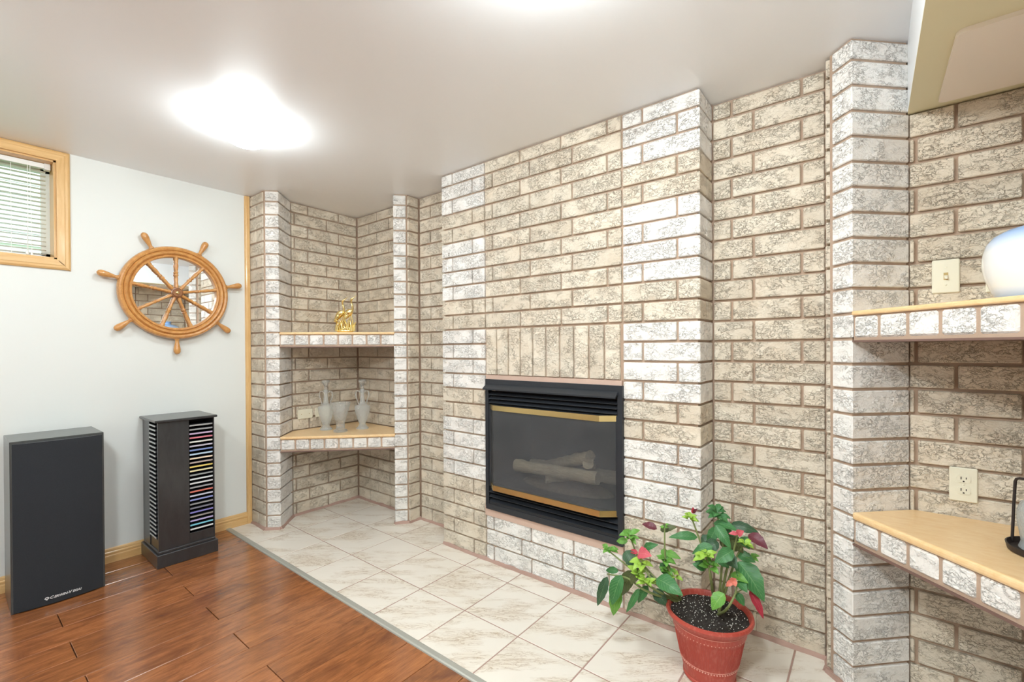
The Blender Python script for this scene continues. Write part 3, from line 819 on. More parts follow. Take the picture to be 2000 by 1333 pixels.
for i in range(9):
    a = math.radians(90+40*i); d = (math.cos(a), math.sin(a), 0)
    obj('spoke', along(sp, (d[0]*0.030, d[1]*0.030, 0.019), d, 12), 'oak', wheel, 50)
hp = [(0.0145, 0), (0.0145, 0.006), (0.0095, 0.011), (0.0105, 0.022), (0.015, 0.045), (0.0190, 0.068), (0.0185, 0.084), (0.013, 0.094), (0.003, 0.099)]
for i in range(7):
    a = math.radians(-90+360/7*i); d = (math.cos(a), math.sin(a), 0)
    obj('handle', along(hp, (d[0]*0.287, d[1]*0.287, 0.018), d, 14), 'oak', wheel, 50)
obj('hub', MB().lathe([(0.036, 0.005), (0.036, 0.022), (0.032, 0.029), (0.026, 0.031), (0.024, 0.036)], 28), 'oak_dark', wheel, 30)
obj('brass_cap', MB().lathe([(0.010, 0.035), (0.010, 0.039), (0.007, 0.042), (0.001, 0.043)], 18), 'brass', wheel, 40)

# ---- floor speaker
spk = thing('floor_speaker', 'black floor speaker with cloth grille standing against the white wall', 'speaker', (-3.28, 0.368, 0))
wbox('cabinet', spk, -3.428, -3.134, 0.203, 0.534, 0.0, 0.805, 'black_vinyl', 0.002)
gp = [(-3.1345, 0.210)]
for i in range(13):
    s = i/12; gp.append((-3.1345+0.004+0.020*math.sin(PI*s)**0.6, 0.2105+0.316*s))
gp.append((-3.1345, 0.527))
wobj('grille', MB().prism(gp[::-1], 0.006, 0.793), 'cloth', spk, 30)
me = bpy.data.meshes.new('lettering'); bmj = bmesh.new(); penx = 0.0
for seg, size in (('C', 0.0215), ('ERWIN-', 0.0180), ('V', 0.0215), ('EGA!', 0.0180)):
    cu = bpy.data.curves.new('lettering', 'FONT'); cu.body = seg
    cu.size = size; cu.shear = 0.28; cu.extrude = 0.0006; cu.offset = 0.00085; cu.resolution_u = 3
    to = bpy.data.objects.new('lettering_tmp', cu); COL.objects.link(to)
    bpy.context.view_layer.update()
    seg_me = bpy.data.meshes.new_from_object(to.evaluated_get(bpy.context.evaluated_depsgraph_get())); bpy.data.objects.remove(to)
    lo, hi = min(v.co.x for v in seg_me.vertices), max(v.co.x for v in seg_me.vertices)
    for v in seg_me.vertices: v.co.x += penx-lo
    bmj.from_mesh(seg_me); penx += hi-lo+0.0002
bmj.to_mesh(me); bmj.free()
xsv = [v.co.x for v in me.vertices]; w0, w1 = min(xsv), max(xsv); sx_ = 0.112/(w1-w0)
for v in me.vertices: v.co = ((v.co.x-w0)*sx_, v.co.y*0.8, v.co.z)
me.materials.append(M['silver'])
lt = bpy.data.objects.new('lettering', me); COL.objects.link(lt); lt.parent = spk
mt_ = Matrix(((0, 0, 1, 0), (1, 0, 0, 0), (0, 1, 0, 0), (0, 0, 0, 1)))
lt.matrix_local = Matrix.Translation((-3.1098+3.28, 0.329-0.368, 0.031)) @ mt_
dia = MB().add([(0, 0.010, 0), (0.005, 0.016, 0), (0.013, 0.016, 0), (0.018, 0.010, 0), (0.009, 0.0, 0)]+[(x, y, 0.0012) for x, y in ((0, 0.010), (0.005, 0.016), (0.013, 0.016), (0.018, 0.010), (0.009, 0.0))],
               [(4, 3, 2, 1, 0), (5, 6, 7, 8, 9)]+[(i, (i+1) % 5, 5+(i+1) % 5, 5+i) for i in range(5)])
di = obj('diamond_emblem', dia, 'silver', spk); di.matrix_local = Matrix.Translation((-3.1098+3.28, 0.309-0.368, 0.028)) @ mt_
dia2 = MB().add([(x*0.4+0.0054, y*0.35+0.0078, 0.0016) for x, y in ((0, 0.010), (0.005, 0.016), (0.013, 0.016), (0.018, 0.010), (0.009, 0.0))], [(0, 1, 2, 3, 4)])
obj('emblem_field', dia2, 'cloth', di)

# ---- revolving CD tower and its discs
rk = thing('cd_tower', 'black painted wooden CD tower standing against the white wall', 'CD rack', (-3.30, 0.906, 0))
wbox('plinth', rk, -3.455, -3.132, 0.754, 1.057, 0.0, 0.075, 'black_paint', 0.003)
wbox('plinth_ledge', rk, -3.445, -3.143, 0.764, 1.047, 0.074, 0.090, 'black_paint', 0.003)
wbox('top', rk, -3.458, -3.138, 0.750, 1.060, 0.819, 0.833, 'black_paint', 0.003)
BX0, BX1, BY0, BY1 = -3.447, -3.152, 0.766, 1.047
wbox('front_panel', rk, BX1-0.014, BX1, BY0, 0.916, 0.088, 0.820, 'black_paint')
wbox('front_stile', rk, BX1-0.02, BX1, 1.041, BY1, 0.088, 0.820, 'black_paint')
wbox('front_rail', rk, BX1-0.016, BX1-0.004, 0.914, 1.043, 0.088, 0.146, 'black_paint')
wbox('side_panel', rk, BX0, -3.318, BY0, BY0+0.012, 0.088, 0.820, 'black_paint')
wbox('side_rail', rk, -3.320, BX1-0.012, BY0+0.004, BY0+0.012, 0.088, 0.148, 'black_paint')
wbox('side_panel', rk, BX0, BX1-0.01, BY1-0.006, BY1, 0.088, 0.820, 'black_paint')
wbox('back_panel', rk, BX0-0.006, BX0+0.008, BY0, BY1, 0.088, 0.820, 'black_paint')
wbox('core', rk, -3.316, -3.303, BY0+0.14, BY1-0.01, 0.088, 0.820, 'dark_inside'); wbox('core', rk, BX0+0.005, BX1-0.02, 0.9065, 0.9125, 0.088, 0.820, 'dark_inside')
spines = [('grey', (168, 168, 166)), ('grey', (158, 158, 158)), ('lilac', (202, 176, 206)), ('pink', (224, 128, 144)), ('white', (228, 228, 222)), ('pale lavender', (196, 190, 206)),
          ('mid blue', (132, 154, 210)), ('pale blue', (192, 214, 236)), ('peach', (240, 220, 196)), ('dusky brown', (186, 168, 160)), ('yellow', (232, 206, 112)), ('cream', (240, 228, 180)),
          ('grey', (150, 154, 154)), ('white', (228, 232, 234)), ('white', (226, 226, 228)), ('grey', (160, 158, 162)), ('orange red', (222, 122, 104)), ('bluish white', (206, 206, 222)),
          ('periwinkle blue', (148, 158, 220)), ('grey', (150, 150, 152)), ('dark slate', (126, 124, 138)), ('violet', (136, 130, 204)), ('grey', (158, 150, 146)), ('light violet', (184, 172, 220)), ('cyan', (128, 206, 226)), ('white', (230, 232, 230))]
cd_me = chamfer_box(0.140, 0.122, 0.0098, 0.0008).mesh('cd_case'); cd_me.materials.append(M['case'])
sp_me = {}
def cd(x, y, z, rot, col, label, group):
    o = bpy.data.objects.new('cd_case', cd_me); COL.objects.link(o)
    o.location = (x, y, z); o.rotation_euler = (0, 0, rot); tag(o, label, 'CD', group)
    if col not in sp_me:
        b = chamfer_box(0.003, 0.118, 0.0086, 0.0006).mesh('spine'); b.materials.append(plain('spine print', srgb(*col), 0.3)); sp_me[col] = b
    s = bpy.data.objects.new('spine', sp_me[col]); COL.objects.link(s); s.parent = o; s.location = (0.0700, 0, 0)
for i, (nm, col) in enumerate(spines):
    z = 0.781-(0.781-0.166)*i/25
    if sum(1 for q in spines if q[0] == nm) == 1: lab = 'CD case with %s spine in the front slot of the black CD tower' % nm
    elif i == 0: lab = 'CD case with grey spine, topmost in the front slot of the black CD tower'
    elif i == 25: lab = 'CD case with white spine, lowest in the front slot of the black CD tower'
    else: lab = 'CD case with %s spine between %s and %s ones in the tower' % (nm, spines[i-1][0], spines[i+1][0])
    cd(BX1-0.0745, 0.9785, z, 0, col, lab, 'CDs in the front of the tower')
for i in range(27):
    z = 0.797-(0.797-0.163)*i/26
    cd(-3.2385, BY0+0.0655, z, -PI/2, (206, 208, 206), 'CD case with pale grey spine in the side slot of the CD tower', 'CDs in the side of the tower')

# ---- golden cranes on the upper corner shelf
cr_ = thing('crane_figurine', 'golden figurine of two cranes among reeds on the corner shelf', 'figurine', (-2.945, 1.795, ZU), PI/4)
cb = MB().sphere((0.01, 0, 0.012), 1.0, 24, 8, (0.062, 0.034, 0.016))
obj('base', cb, 'gold', cr_, 50)
def crane(dx, s, dz):
    b = MB()
    body = [(-0.070, 0.078, 0.004), (-0.058, 0.098, 0.011), (-0.044, 0.118, 0.017), (-0.030, 0.133, 0.020), (-0.016, 0.143, 0.016), (-0.007, 0.150, 0.009), (-0.004, 0.162, 0.0065), (-0.006, 0.178, 0.0055), (-0.012, 0.196, 0.005), (-0.015, 0.212, 0.005), (-0.012, 0.224, 0.0065), (-0.004, 0.231, 0.0045), (0.010, 0.242, 0.0022), (0.024, 0.254, 0.0006)]
    b.tube([(dx+x*s, 0.008*math.sin(i), z*s+dz) for i, (x, z, r) in enumerate(body)], [r*s*1.25 for x, z, r in body], 12)
    return b
for dx, s, dz, yy in ((0.004, 1.0, 0.0, 0.008), (0.068, 1.03, 0.004, -0.006)):
    br = obj('crane', crane(dx, s, dz).shift((0, yy, 0)), 'gold', cr_, 60)
    for q in (0.0, 0.012):
        obj('leg', MB().tube([(dx-0.026*s+q, yy, 0.125), (dx-0.020+q*1.4, yy+0.004, 0.07), (dx-0.022+q*1.2, yy, 0.012)], [0.0045, 0.003, 0.0035], 8), 'gold', br, 60)
    wing = MB()
    for k in range(6):
        t0 = k/5
        wing.tube([(dx-0.012*s-0.004*k, yy-0.012, 0.142-0.004*k), (dx-0.042*s-0.003*k, yy-0.017, 0.118-0.006*k), (dx-0.066*s+0.004*k, yy-0.012, 0.078-0.005*k)], [0.004, 0.0065, 0.0015], 6)
    obj('wing', wing, 'gold', br, 60)
rng = random.Random(5)
for i in range(19):
    x = -0.055+0.128*i/18; y = rng.uniform(-0.022, 0.022); h = rng.uniform(0.05, 0.10); l = rng.uniform(-0.02, 0.02)
    obj('reed', MB().tube([(x, y, 0.01), (x+l*0.3, y, h*0.5), (x+l, y-0.004, h*0.9), (x+l*1.9, y-0.008, h)], [0.008, 0.008, 0.005, 0.0015], 7), 'gold', cr_, 60)

# ---- decanters and vase on the lower corner shelf
def decanter(x, y, rz, label):
    d = thing('glass_decanter', label, 'decanter', (x, y, ZL), rz, 'pair of crystal decanters')
    pr = [(0.044, 0.0), (0.045, 0.006), (0.036, 0.014), (0.025, 0.028), (0.022, 0.040), (0.028, 0.050), (0.040, 0.085), (0.050, 0.120), (0.055, 0.150), (0.0555, 0.164), (0.051, 0.174), (0.030, 0.181), (0.022, 0.190), (0.0165, 0.215), (0.0135, 0.250), (0.0135, 0.275), (0.018, 0.292), (0.0165, 0.296)]
    obj('bottle', MB().lathe(pr, 32, flute=lambda a, z: 0.02*math.cos(12*a) if 0.05 < z < 0.17 else 0.0), 'glass_crackle', d, 60)
    obj('stopper', MB().lathe([(0.008, 0.270), (0.011, 0.300), (0.0125, 0.312), (0.009, 0.320), (0.016, 0.332), (0.026, 0.350), (0.0295, 0.366), (0.020, 0.368), (0.012, 0.350)], 16), 'glass_cut', d, 40)
    for s in (-1, 1):
        pts = [(s*0.014, 0, 0.272), (s*0.026, 0, 0.284), (s*0.041, 0, 0.282), (s*0.048, 0, 0.264), (s*0.045, 0, 0.240), (s*0.036, 0, 0.215), (s*0.028, 0, 0.186)]
        obj('handle', MB().tube(pts, 0.0048, 9), 'glass_cut', d, 60)
decanter(-3.181, 1.789, PI/4-0.05, 'crystal two handled decanter with stopper beside the ivory wall plates')
decanter(-2.999, 1.977, PI/4+0.05, 'crystal two handled decanter with stopper in front of the niche back wall')
vs_ = thing('cut_glass_vase', 'flared cut glass vase standing between the two decanters', 'vase', (-3.015, 1.806, ZL), PI/4)
fl = lambda a, z: 0.05*abs(math.sin(6*a)) if z > 0.07 else 0.02*math.cos(8*a)
obj('bowl', MB().lathe([(0.030, 0.030), (0.029, 0.070), (0.034, 0.080), (0.044, 0.115), (0.055, 0.160), (0.068, 0.210), (0.066, 0.2115), (0.063, 0.208), (0.050, 0.160), (0.039, 0.115), (0.028, 0.086), (0.010, 0.080)], 48, flute=fl), 'glass_cut', vs_, 30)
obj('foot', MB().lathe([(0.047, 0.0), (0.049, 0.005), (0.047, 0.012), (0.034, 0.020), (0.029, 0.031)], 24, flute=lambda a, z: 0.03*math.cos(10*a)), 'glass_cut', vs_, 30)

# ---- wall plates
for y0, lab in ((1.650, 'blank ivory double screw wall plate nearer the outer pillar'), (1.786, 'blank ivory wall plate partly behind the crystal decanter')):
    pl = thing('blank_wall_plate', lab, 'wall plate', (XN, y0+0.057, 0.745))
    obj('plate', chamfer_box(0.007, 0.114, 0.069, 0.002).shift((0.003, 0, 0)), 'ivory', pl)
    for dy in (-0.030, 0.030):
        obj('screw', along([(0.003, 0), (0.003, 0.001), (0.0015, 0.0016)], (0.0064, dy, 0), (1, 0, 0), 10), 'ivory_dark', pl)
sw = thing('light_switch', 'ivory toggle light switch on the brick wall above the shelf', 'light switch', (0.201, YB, 1.4685))
obj('plate', chamfer_box(0.070, 0.008, 0.115, 0.003).shift((0, -0.003, 0)), 'ivory', sw)
obj('toggle_surround', MB().box(-0.006, 0.006, -0.0078, -0.006, -0.0125, 0.0125), 'ivory_dark', sw)
obj('toggle', MB().add([(-0.0045, -0.007, -0.007), (0.0045, -0.007, -0.007), (0.0045, -0.007, 0.004), (-0.0045, -0.007, 0.004), (-0.0038, -0.017, -0.010), (0.0038, -0.017, -0.010), (0.0038, -0.016, -0.004), (-0.0038, -0.016, -0.004)],
    [(0, 1, 2, 3), (7, 6, 5, 4), (0, 4, 5, 1), (1, 5, 6, 2), (2, 6, 7, 3), (3, 7, 4, 0)]), 'ivory', sw)
for dz in (-0.030, 0.030):
    obj('screw', along([(0.003, 0), (0.003, 0.001), (0.0015, 0.0016)], (0, -0.0068, dz), (0, -1, 0), 10), 'ivory', sw)
def outlet(x, z, label):
    ou = thing('power_outlet', label, 'outlet', (x, YB, z))
    obj('plate', chamfer_box(0.070, 0.008, 0.115, 0.003).shift((0, -0.003, 0)), 'ivory', ou)
    for dz in (-0.0195, 0.0195):
        fa = MB(); pp = []
        for k in range(32):
            a = 2*PI*k/32; pp.append((0.0172*math.cos(a), max(-0.0125, min(0.0125, 0.0172*math.sin(a)))))
        n = len(pp)
        fa.add([(a, -0.0065, b+dz) for a, b in pp]+[(a, -0.0088, b+dz) for a, b in pp], [tuple(range(n)), tuple(range(2*n-1, n-1, -1))]+[(i, (i+1) % n, n+(i+1) % n, n+i) for i in range(n)])
        fo = obj('receptacle', fa, 'ivory', ou)
        obj('slot', MB().box(-0.0075, -0.0052, -0.0092, -0.008, dz-0.001, dz+0.008), 'slot', fo)
        obj('slot', MB().box(0.0052, 0.0075, -0.0092, -0.008, dz+0.0005, dz+0.007), 'slot', fo)
        obj('slot', along([(0.0026, 0), (0.0026, 0.001)], (0, -0.0083, dz-0.0072), (0, -1, 0), 10), 'slot', fo)
    obj('screw', along([(0.003, 0), (0.003, 0.001), (0.0015, 0.0016)], (0, -0.0068, 0), (0, -1, 0), 10), 'ivory', ou)
outlet(0.244, 0.758, 'ivory double power outlet on the brick wall above the lower shelf')
outlet(0.332, 1.462, 'ivory wall plate half hidden behind the blue banded vase')

# ---- porcelain vase and iron lantern
pv = thing('porcelain_vase', 'fat white porcelain vase with pale blue bands on the upper shelf', 'vase', (0.392, 1.885, ZRU))
vp = [(0.100, 0.0), (0.108, 0.004), (0.121, 0.03), (0.135, 0.07), (0.140, 0.105), (0.1385, 0.135), (0.131, 0.165), (0.118, 0.184), (0.095, 0.199), (0.066, 0.208), (0.045, 0.212), (0.034, 0.220), (0.032, 0.236), (0.042, 0.250), (0.040, 0.252), (0.029, 0.238), (0.028, 0.215)]
obj('body', MB().lathe(vp, 56), 'porcelain', pv, 60)
ln = thing('candle_lantern', 'iron lantern with crackled glass jar on the lower shelf', 'lantern', (0.392, 1.895, ZRL))
obj('tray', MB().lathe([(0.080, 0.0), (0.088, 0.003), (0.092, 0.020), (0.0885, 0.021), (0.084, 0.006), (0.002, 0.005)], 40, capt=False), 'iron', ln, 40)
obj('glass_jar', MB().lathe([(0.060, 0.006), (0.066, 0.012), (0.061, 0.028), (0.064, 0.050), (0.069, 0.085), (0.069, 0.115), (0.062, 0.138), (0.046, 0.150), (0.034, 0.154), (0.033, 0.150), (0.058, 0.132), (0.065, 0.110), (0.060, 0.052), (0.057, 0.028), (0.058, 0.014), (0.002, 0.012)], 40, capt=False), 'glass_crackle', ln, 60)
obj('cap', MB().lathe([(0.040, 0.148), (0.043, 0.152), (0.043, 0.168), (0.036, 0.174), (0.012, 0.177), (0.006, 0.186)], 28), 'iron', ln, 40)
for s in (-1, 1):
    d = Vector((math.cos(2.5), math.sin(2.5), 0))*s
    pts = [d*0.087+Vector((0, 0, 0.010)), d*0.083+Vector((0, 0, 0.120)), d*0.080+Vector((0, 0, 0.186)), d*0.077+Vector((0, 0, 0.194)), d*0.070+Vector((0, 0, 0.197)), d*0.052+Vector((0, 0, 0.198)), d*0.045+Vector((0, 0, 0.203)), d*0.043+Vector((0, 0, 0.213)), d*0.040+Vector((0, 0, 0.30)), d*0.034+Vector((0, 0, 0.40)), d*0.018+Vector((0, 0, 0.45)), d*0.0+Vector((0, 0, 0.465))]
    rd = obj('frame_rod', MB().tube(pts, 0.0036, 8), 'iron', ln, 50)
    obj('clip', chamfer_box(0.014, 0.012, 0.014, 0.002).shift(d*0.0415+Vector((0, 0, 0.252))), 'iron', rd)

# ---- potted poinsettia
PX, PY = -0.480, 1.790
pt = thing('potted_poinsettia', 'leggy poinsettia with pink bracts in a terracotta red pot', 'potted plant', (PX, PY, 0))
pp = [(0.086, 0.0), (0.092, 0.004), (0.092, 0.012), (0.089, 0.016), (0.097, 0.050), (0.099, 0.056), (0.098, 0.060), (0.103, 0.075), (0.122, 0.170), (0.123, 0.176), (0.128, 0.198), (0.130, 0.201), (0.130, 0.207), (0.135, 0.212), (0.149, 0.226), (0.153, 0.236), (0.150, 0.244), (0.143, 0.245), (0.138, 0.238), (0.131, 0.21), (0.127, 0.18)]
pot = obj('pot', MB().lathe(pp, 64, capt=False), 'pot', pt, 35)
for zr, rr in ((0.0655, 0.1005), (0.183, 0.1255)):
    bb = MB()
    for i in range(66):
        a = 2*PI*i/66; bb.sphere((rr*math.cos(a), rr*math.sin(a), zr), 0.0030, 6, 4)
    o = obj('bead_band', bb, 'pot_pale', pot, 60); o['kind'] = 'stuff'
for zr, rr in ((0.0725, 0.1033), (0.190, 0.1273), (0.2045, 0.1305)):
    obj('raised_ring', MB().tube([(rr*math.cos(2*PI*i/64), rr*math.sin(2*PI*i/64), zr) for i in range(64)], 0.0009, 5, closed=True), 'pot_pale', pot, 60)
rb = MB()
for i in range(120):
    a = 2*PI*i/120; c_, s_ = math.cos(a), math.sin(a)
    rb.tube([(0.1043*c_, 0.1043*s_, 0.079), (0.1222*c_, 0.1222*s_, 0.170)], 0.0011, 4)
o = obj('ribbing', rb, 'pot', pot); o['kind'] = 'stuff'
so = MB(); rng = random.Random(3); N = 40; RN = 12
so.v.append((0, 0, 0.226))
for j in range(1, RN+1):
    for i in range(N):
        a = 2*PI*i/N; r_ = 0.1355*j/RN
        so.v.append((r_*math.cos(a), r_*math.sin(a), 0.226+rng.uniform(-0.004, 0.004)))
for i in range(N): so.f.append((0, 1+i, 1+(i+1) % N))
for j in range(RN-1):
    for i in range(N):
        k = (i+1) % N; so.f.append((1+j*N+i, 1+(j+1)*N+i, 1+(j+1)*N+k, 1+j*N+k))
soil = obj('soil', so, 'soil', pt)
pe = MB()
for i in range(300):
    a, r_ = rng.uniform(0, 2*PI), 0.131*math.sqrt(rng.random()); s_ = rng.choice((0.0008, 0.0011, 0.0014, 0.002))
    pe.sphere((r_*math.cos(a), r_*math.sin(a), 0.2295), s_, 5, 3)
o = obj('perlite_grains', pe, 'perlite', soil); o['kind'] = 'stuff'

def leaf(B, T, w, kind, par=pt, fold=0.25, arch=0.10, tilt=None):
    B, T = Vector(B), Vector(T); L = (T-B).length; d = (T-B).normalized()
    ref = Vector((0.35+rng.uniform(-.35, .35), -0.75+rng.uniform(-.3, .3), 0.75+rng.uniform(-.3, .3))) if tilt is None else tilt
    side = d.cross(ref).normalized(); nr = side.cross(d).normalized()
    NL, NS = 10, 4
    vs, uv, fs = [], [], []
    tw = rng.uniform(-0.25, 0.25)
    for i in range(NL+1):
        t = i/NL
        wd = w/2*(math.sin(PI*min(1, t**0.72*0.985+0.012)))**0.85
        wd *= 1+0.05*math.sin(i*2.3)
        mid = B+d*L*t+nr*L*arch*math.sin(PI*t)-Vector((0, 0, 1))*L*0.08*t*t
        an = tw*(t-0.3)
        sd = side*math.cos(an)+nr*math.sin(an)
        for j in range(NS+1):
            s = -1+2*j/NS
            q = mid+sd*wd*s*0.96+nr*(fold*wd*abs(s)-0.06*wd*math.sin(i*1.9+s))
            vs.append(q-Vector(pt.location)); uv.append((0.5+s/2, t))
    for i in range(NL):
        for j in range(NS):
            a = i*(NS+1)+j; fs.append((a, a+1, a+NS+2, a+NS+1))
    me = bpy.data.meshes.new('leaf'); me.from_pydata([tuple(v) for v in vs], [], fs)
    ul = me.uv_layers.new(name='UVMap')
    for lp in me.loops: ul.data[lp.index].uv = uv[lp.vertex_index]
    me.polygons.foreach_set('use_smooth', [True]*len(me.polygons)); me.materials.append(M['leaf_'+kind])
    o = bpy.data.objects.new('leaf', me); COL.objects.link(o); o.parent = par
    return o
LEAVES = [
((-0.872,1.74,0.266),(-0.908,1.72,0.149),0.042,'dark'),
((-0.789,1.7,0.314),(-0.822,1.68,0.2),0.058,'green'),
((-0.812,1.72,0.249),(-0.826,1.7,0.146),0.055,'lime'),
((-0.708,1.68,0.295),(-0.752,1.66,0.203),0.026,'green'),
((-0.78,1.72,0.408),(-0.731,1.7,0.358),0.055,'dark'),
((-0.831,1.76,0.293),(-0.894,1.77,0.28),0.030,'green'),
((-0.772,1.78,0.305),(-0.824,1.77,0.198),0.060,'olive'),
((-0.637,1.68,0.355),(-0.533,1.66,0.342),0.065,'green'),
((-0.674,1.74,0.275),(-0.618,1.74,0.236),0.050,'dark'),
((-0.719,1.78,0.295),(-0.673,1.78,0.285),0.040,'dark'),
((-0.728,1.72,0.41),(-0.771,1.73,0.409),0.022,'red'),
((-0.724,1.71,0.415),(-0.66,1.69,0.436),0.050,'pink'),
((-0.674,1.78,0.502),(-0.736,1.78,0.513),0.032,'maroon'),
((-0.667,1.8,0.492),(-0.608,1.82,0.518),0.035,'olive'),
((-0.518,1.78,0.509),(-0.613,1.74,0.506),0.036,'green'),
((-0.475,1.84,0.554),(-0.388,1.84,0.551),0.040,'green'),
((-0.457,1.8,0.564),(-0.4,1.78,0.502),0.042,'green'),
((-0.435,1.92,0.532),(-0.338,1.94,0.528),0.042,'dark'),
((-0.388,1.82,0.54),(-0.415,1.81,0.541),0.018,'pink'),
((-0.388,1.82,0.54),(-0.363,1.81,0.565),0.026,'pink'),
((-0.354,1.84,0.542),(-0.288,1.82,0.518),0.044,'maroon'),
((-0.378,1.83,0.528),(-0.343,1.8,0.507),0.040,'green'),
((-0.463,1.78,0.489),(-0.531,1.76,0.455),0.040,'green'),
((-0.389,1.76,0.501),(-0.441,1.72,0.464),0.050,'green'),
((-0.547,1.84,0.413),(-0.505,1.84,0.381),0.040,'dark'),
((-0.396,1.86,0.45),(-0.334,1.86,0.441),0.040,'green'),
((-0.389,1.84,0.431),(-0.297,1.8,0.342),0.085,'green'),
((-0.4,1.86,0.393),(-0.358,1.86,0.371),0.040,'yellow'),
((-0.405,1.8,0.396),(-0.343,1.78,0.394),0.035,'lime'),
((-0.383,1.78,0.383),(-0.343,1.76,0.369),0.040,'green'),
((-0.389,1.76,0.391),(-0.41,1.75,0.372),0.020,'coral'),
((-0.387,1.75,0.396),(-0.376,1.74,0.385),0.022,'coral'),
((-0.389,1.76,0.391),(-0.401,1.76,0.398),0.020,'coral'),
((-0.389,1.76,0.391),(-0.379,1.76,0.405),0.018,'coral'),
((-0.348,1.82,0.346),(-0.303,1.82,0.265),0.030,'red'),
((-0.405,1.7,0.367),(-0.437,1.67,0.316),0.050,'lime'),
((-0.385,1.78,0.343),(-0.357,1.78,0.307),0.030,'green'),
((-0.454,1.8,0.442),(-0.411,1.8,0.42),0.035,'green'),
((-0.531,1.88,0.452),(-0.488,1.9,0.477),0.045,'dark'),
((-0.474,1.92,0.454),(-0.413,1.94,0.433),0.045,'olive'),
((-0.464,1.84,0.542),(-0.492,1.82,0.479),0.040,'green'),
((-0.451,1.88,0.513),(-0.397,1.88,0.484),0.045,'green'),
((-0.489,1.78,0.398),(-0.531,1.76,0.416),0.035,'green'),
((-0.667,1.8,0.361),(-0.622,1.8,0.309),0.045,'green'),
((-0.727,1.78,0.41),(-0.668,1.78,0.447),0.032,'green'),
((-0.794,1.77,0.425),(-0.844,1.77,0.417),0.030,'lime'),
((-0.707,1.7,0.363),(-0.741,1.68,0.304),0.040,'olive'),
((-0.639,1.78,0.418),(-0.579,1.78,0.414),0.030,'lime'),
((-0.422,1.78,0.468),(-0.375,1.76,0.443),0.050,'dark'),
((-0.451,1.82,0.49),(-0.505,1.8,0.463),0.050,'dark'),
((-0.432,1.86,0.505),(-0.375,1.86,0.465),0.055,'olive'),
((-0.687,1.72,0.295),(-0.725,1.71,0.226),0.035,'green'),
((-0.537,1.79,0.593),(-0.537,1.79,0.619),0.016,'red'),
((-0.536,1.79,0.594),(-0.52,1.79,0.617),0.012,'maroon'),
]
CLUSTERS = [
((-0.778,1.76,0.456),7,0.035,'lime'),
((-0.865,1.74,0.383),6,0.032,'lime'),
((-0.714,1.68,0.349),6,0.030,'bright'),
((-0.701,1.69,0.397),6,0.035,'bright'),
((-0.675,1.67,0.336),6,0.030,'bright'),
((-0.634,1.76,0.396),7,0.035,'lime'),
((-0.632,1.76,0.362),6,0.030,'lime'),
((-0.602,1.77,0.348),4,0.022,'bright'),
((-0.548,1.78,0.58),8,0.026,'bright'),
((-0.467,1.86,0.589),9,0.032,'green'),
((-0.475,1.73,0.475),7,0.032,'bright'),
((-0.463,1.74,0.432),7,0.030,'lime'),
((-0.643,1.78,0.518),3,0.015,'lime'),
((-0.355,1.88,0.445),5,0.024,'lime'),
((-0.441,1.86,0.522),6,0.035,'green'),
((-0.358,1.8,0.521),5,0.025,'bright'),
]
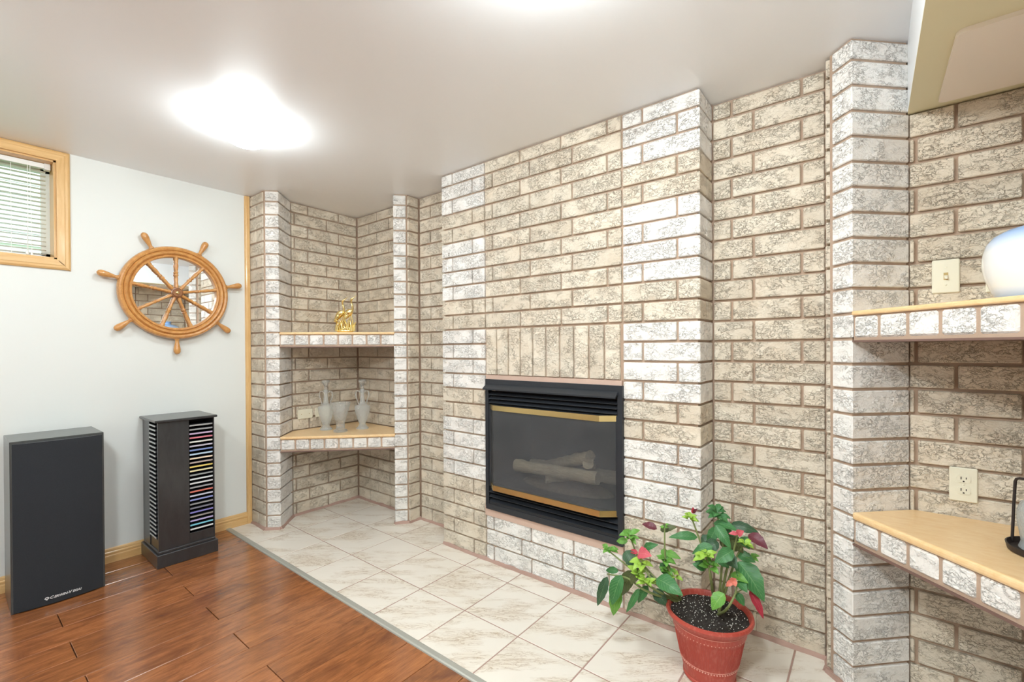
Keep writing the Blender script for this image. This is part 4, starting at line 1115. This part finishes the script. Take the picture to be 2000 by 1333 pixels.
STEMS = [
[(-0.617,1.82,0.204),(-0.664,1.71,0.297),(-0.759,1.71,0.348),(-0.862,1.74,0.375)],
[(-0.611,1.825,0.208),(-0.647,1.69,0.33),(-0.701,1.69,0.393),(-0.724,1.71,0.415)],
[(-0.606,1.828,0.205),(-0.649,1.75,0.305),(-0.737,1.76,0.367),(-0.778,1.76,0.45)],
[(-0.6,1.83,0.21),(-0.602,1.76,0.336),(-0.632,1.76,0.397),(-0.643,1.78,0.514)],
[(-0.618,1.81,0.2),(-0.683,1.69,0.289),(-0.765,1.7,0.309),(-0.872,1.74,0.277)],
[(-0.471,1.85,0.202),(-0.476,1.78,0.405),(-0.51,1.78,0.502),(-0.54,1.78,0.582)],
[(-0.462,1.845,0.204),(-0.44,1.8,0.37),(-0.442,1.84,0.489),(-0.467,1.86,0.579)],
[(-0.454,1.835,0.209),(-0.427,1.82,0.385),(-0.404,1.83,0.464),(-0.388,1.82,0.537)],
[(-0.455,1.81,0.203),(-0.405,1.74,0.295),(-0.382,1.76,0.349),(-0.378,1.77,0.387)],
[(-0.455,1.83,0.205),(-0.414,1.84,0.381),(-0.396,1.86,0.446),(-0.351,1.84,0.539)],
[(-0.477,1.86,0.195),(-0.463,1.75,0.383),(-0.467,1.74,0.433),(-0.475,1.73,0.47)],
[(-0.71,1.8,0.353),(-0.714,1.8,0.394),(-0.735,1.8,0.414)],
[(-0.382,1.76,0.349),(-0.359,1.8,0.358),(-0.348,1.82,0.346)],
]
for B, T, w, kd in LEAVES:
    o = leaf(B, T, w, kd)
    if kd in ('pink', 'coral', 'red', 'maroon'): o.name = 'bract' if kd != 'maroon' else 'leaf'; o['label'] = {'pink': 'pink bract', 'coral': 'coral pink bract', 'red': 'crimson leaf', 'maroon': 'dark maroon leaf'}[kd]
for c0, n_, r_, kd in CLUSTERS:
    n_ += 3; r_ *= 1.2
    for i in range(n_):
        a = 2*PI*(i+rng.random()*0.6)/n_; el = rng.uniform(-0.35, 0.7)
        d = Vector((math.cos(a)*math.cos(el), math.sin(a)*math.cos(el), math.sin(el)))
        c1 = Vector(c0)+Vector((0, 0, rng.uniform(-0.012, 0.006)))
        ln_ = r_*rng.uniform(0.75, 1.3)
        leaf(c1+d*0.004, c1+d*ln_, ln_*rng.uniform(0.5, 0.68), kd, arch=0.14, tilt=Vector((0.2, -0.5, 1.0)))
def smooth_path(pts, n=5):
    P = [Vector(p) for p in pts]; P = [2*P[0]-P[1]]+P+[2*P[-1]-P[-2]]; out = []
    for i in range(1, len(P)-2):
        for k in range(n):
            t = k/n; a, b, c, d = P[i-1], P[i], P[i+1], P[i+2]
            out.append(0.5*((2*b)+(c-a)*t+(2*a-5*b+4*c-d)*t*t+(3*b-a-3*c+d)*t**3))
    out.append(P[-2]); return out
for i, st in enumerate(STEMS):
    st = [Vector(p) for p in st]
    if i < 11:
        r0 = st[0]-Vector((PX, PY, 0)); rr = math.hypot(r0.x, r0.y)
        if rr > 0.122: st[0].x = PX+r0.x*0.122/rr; st[0].y = PY+r0.y*0.122/rr
        st[0].z = 0.222
    path = [p-Vector(pt.location) for p in smooth_path(st)]
    n = len(path); th = 0.0052 if i < 11 else 0.0022
    obj('stem', MB().tube(path, [th*(1-0.5*k/n) for k in range(n)], 8), 'stem', pt, 60)
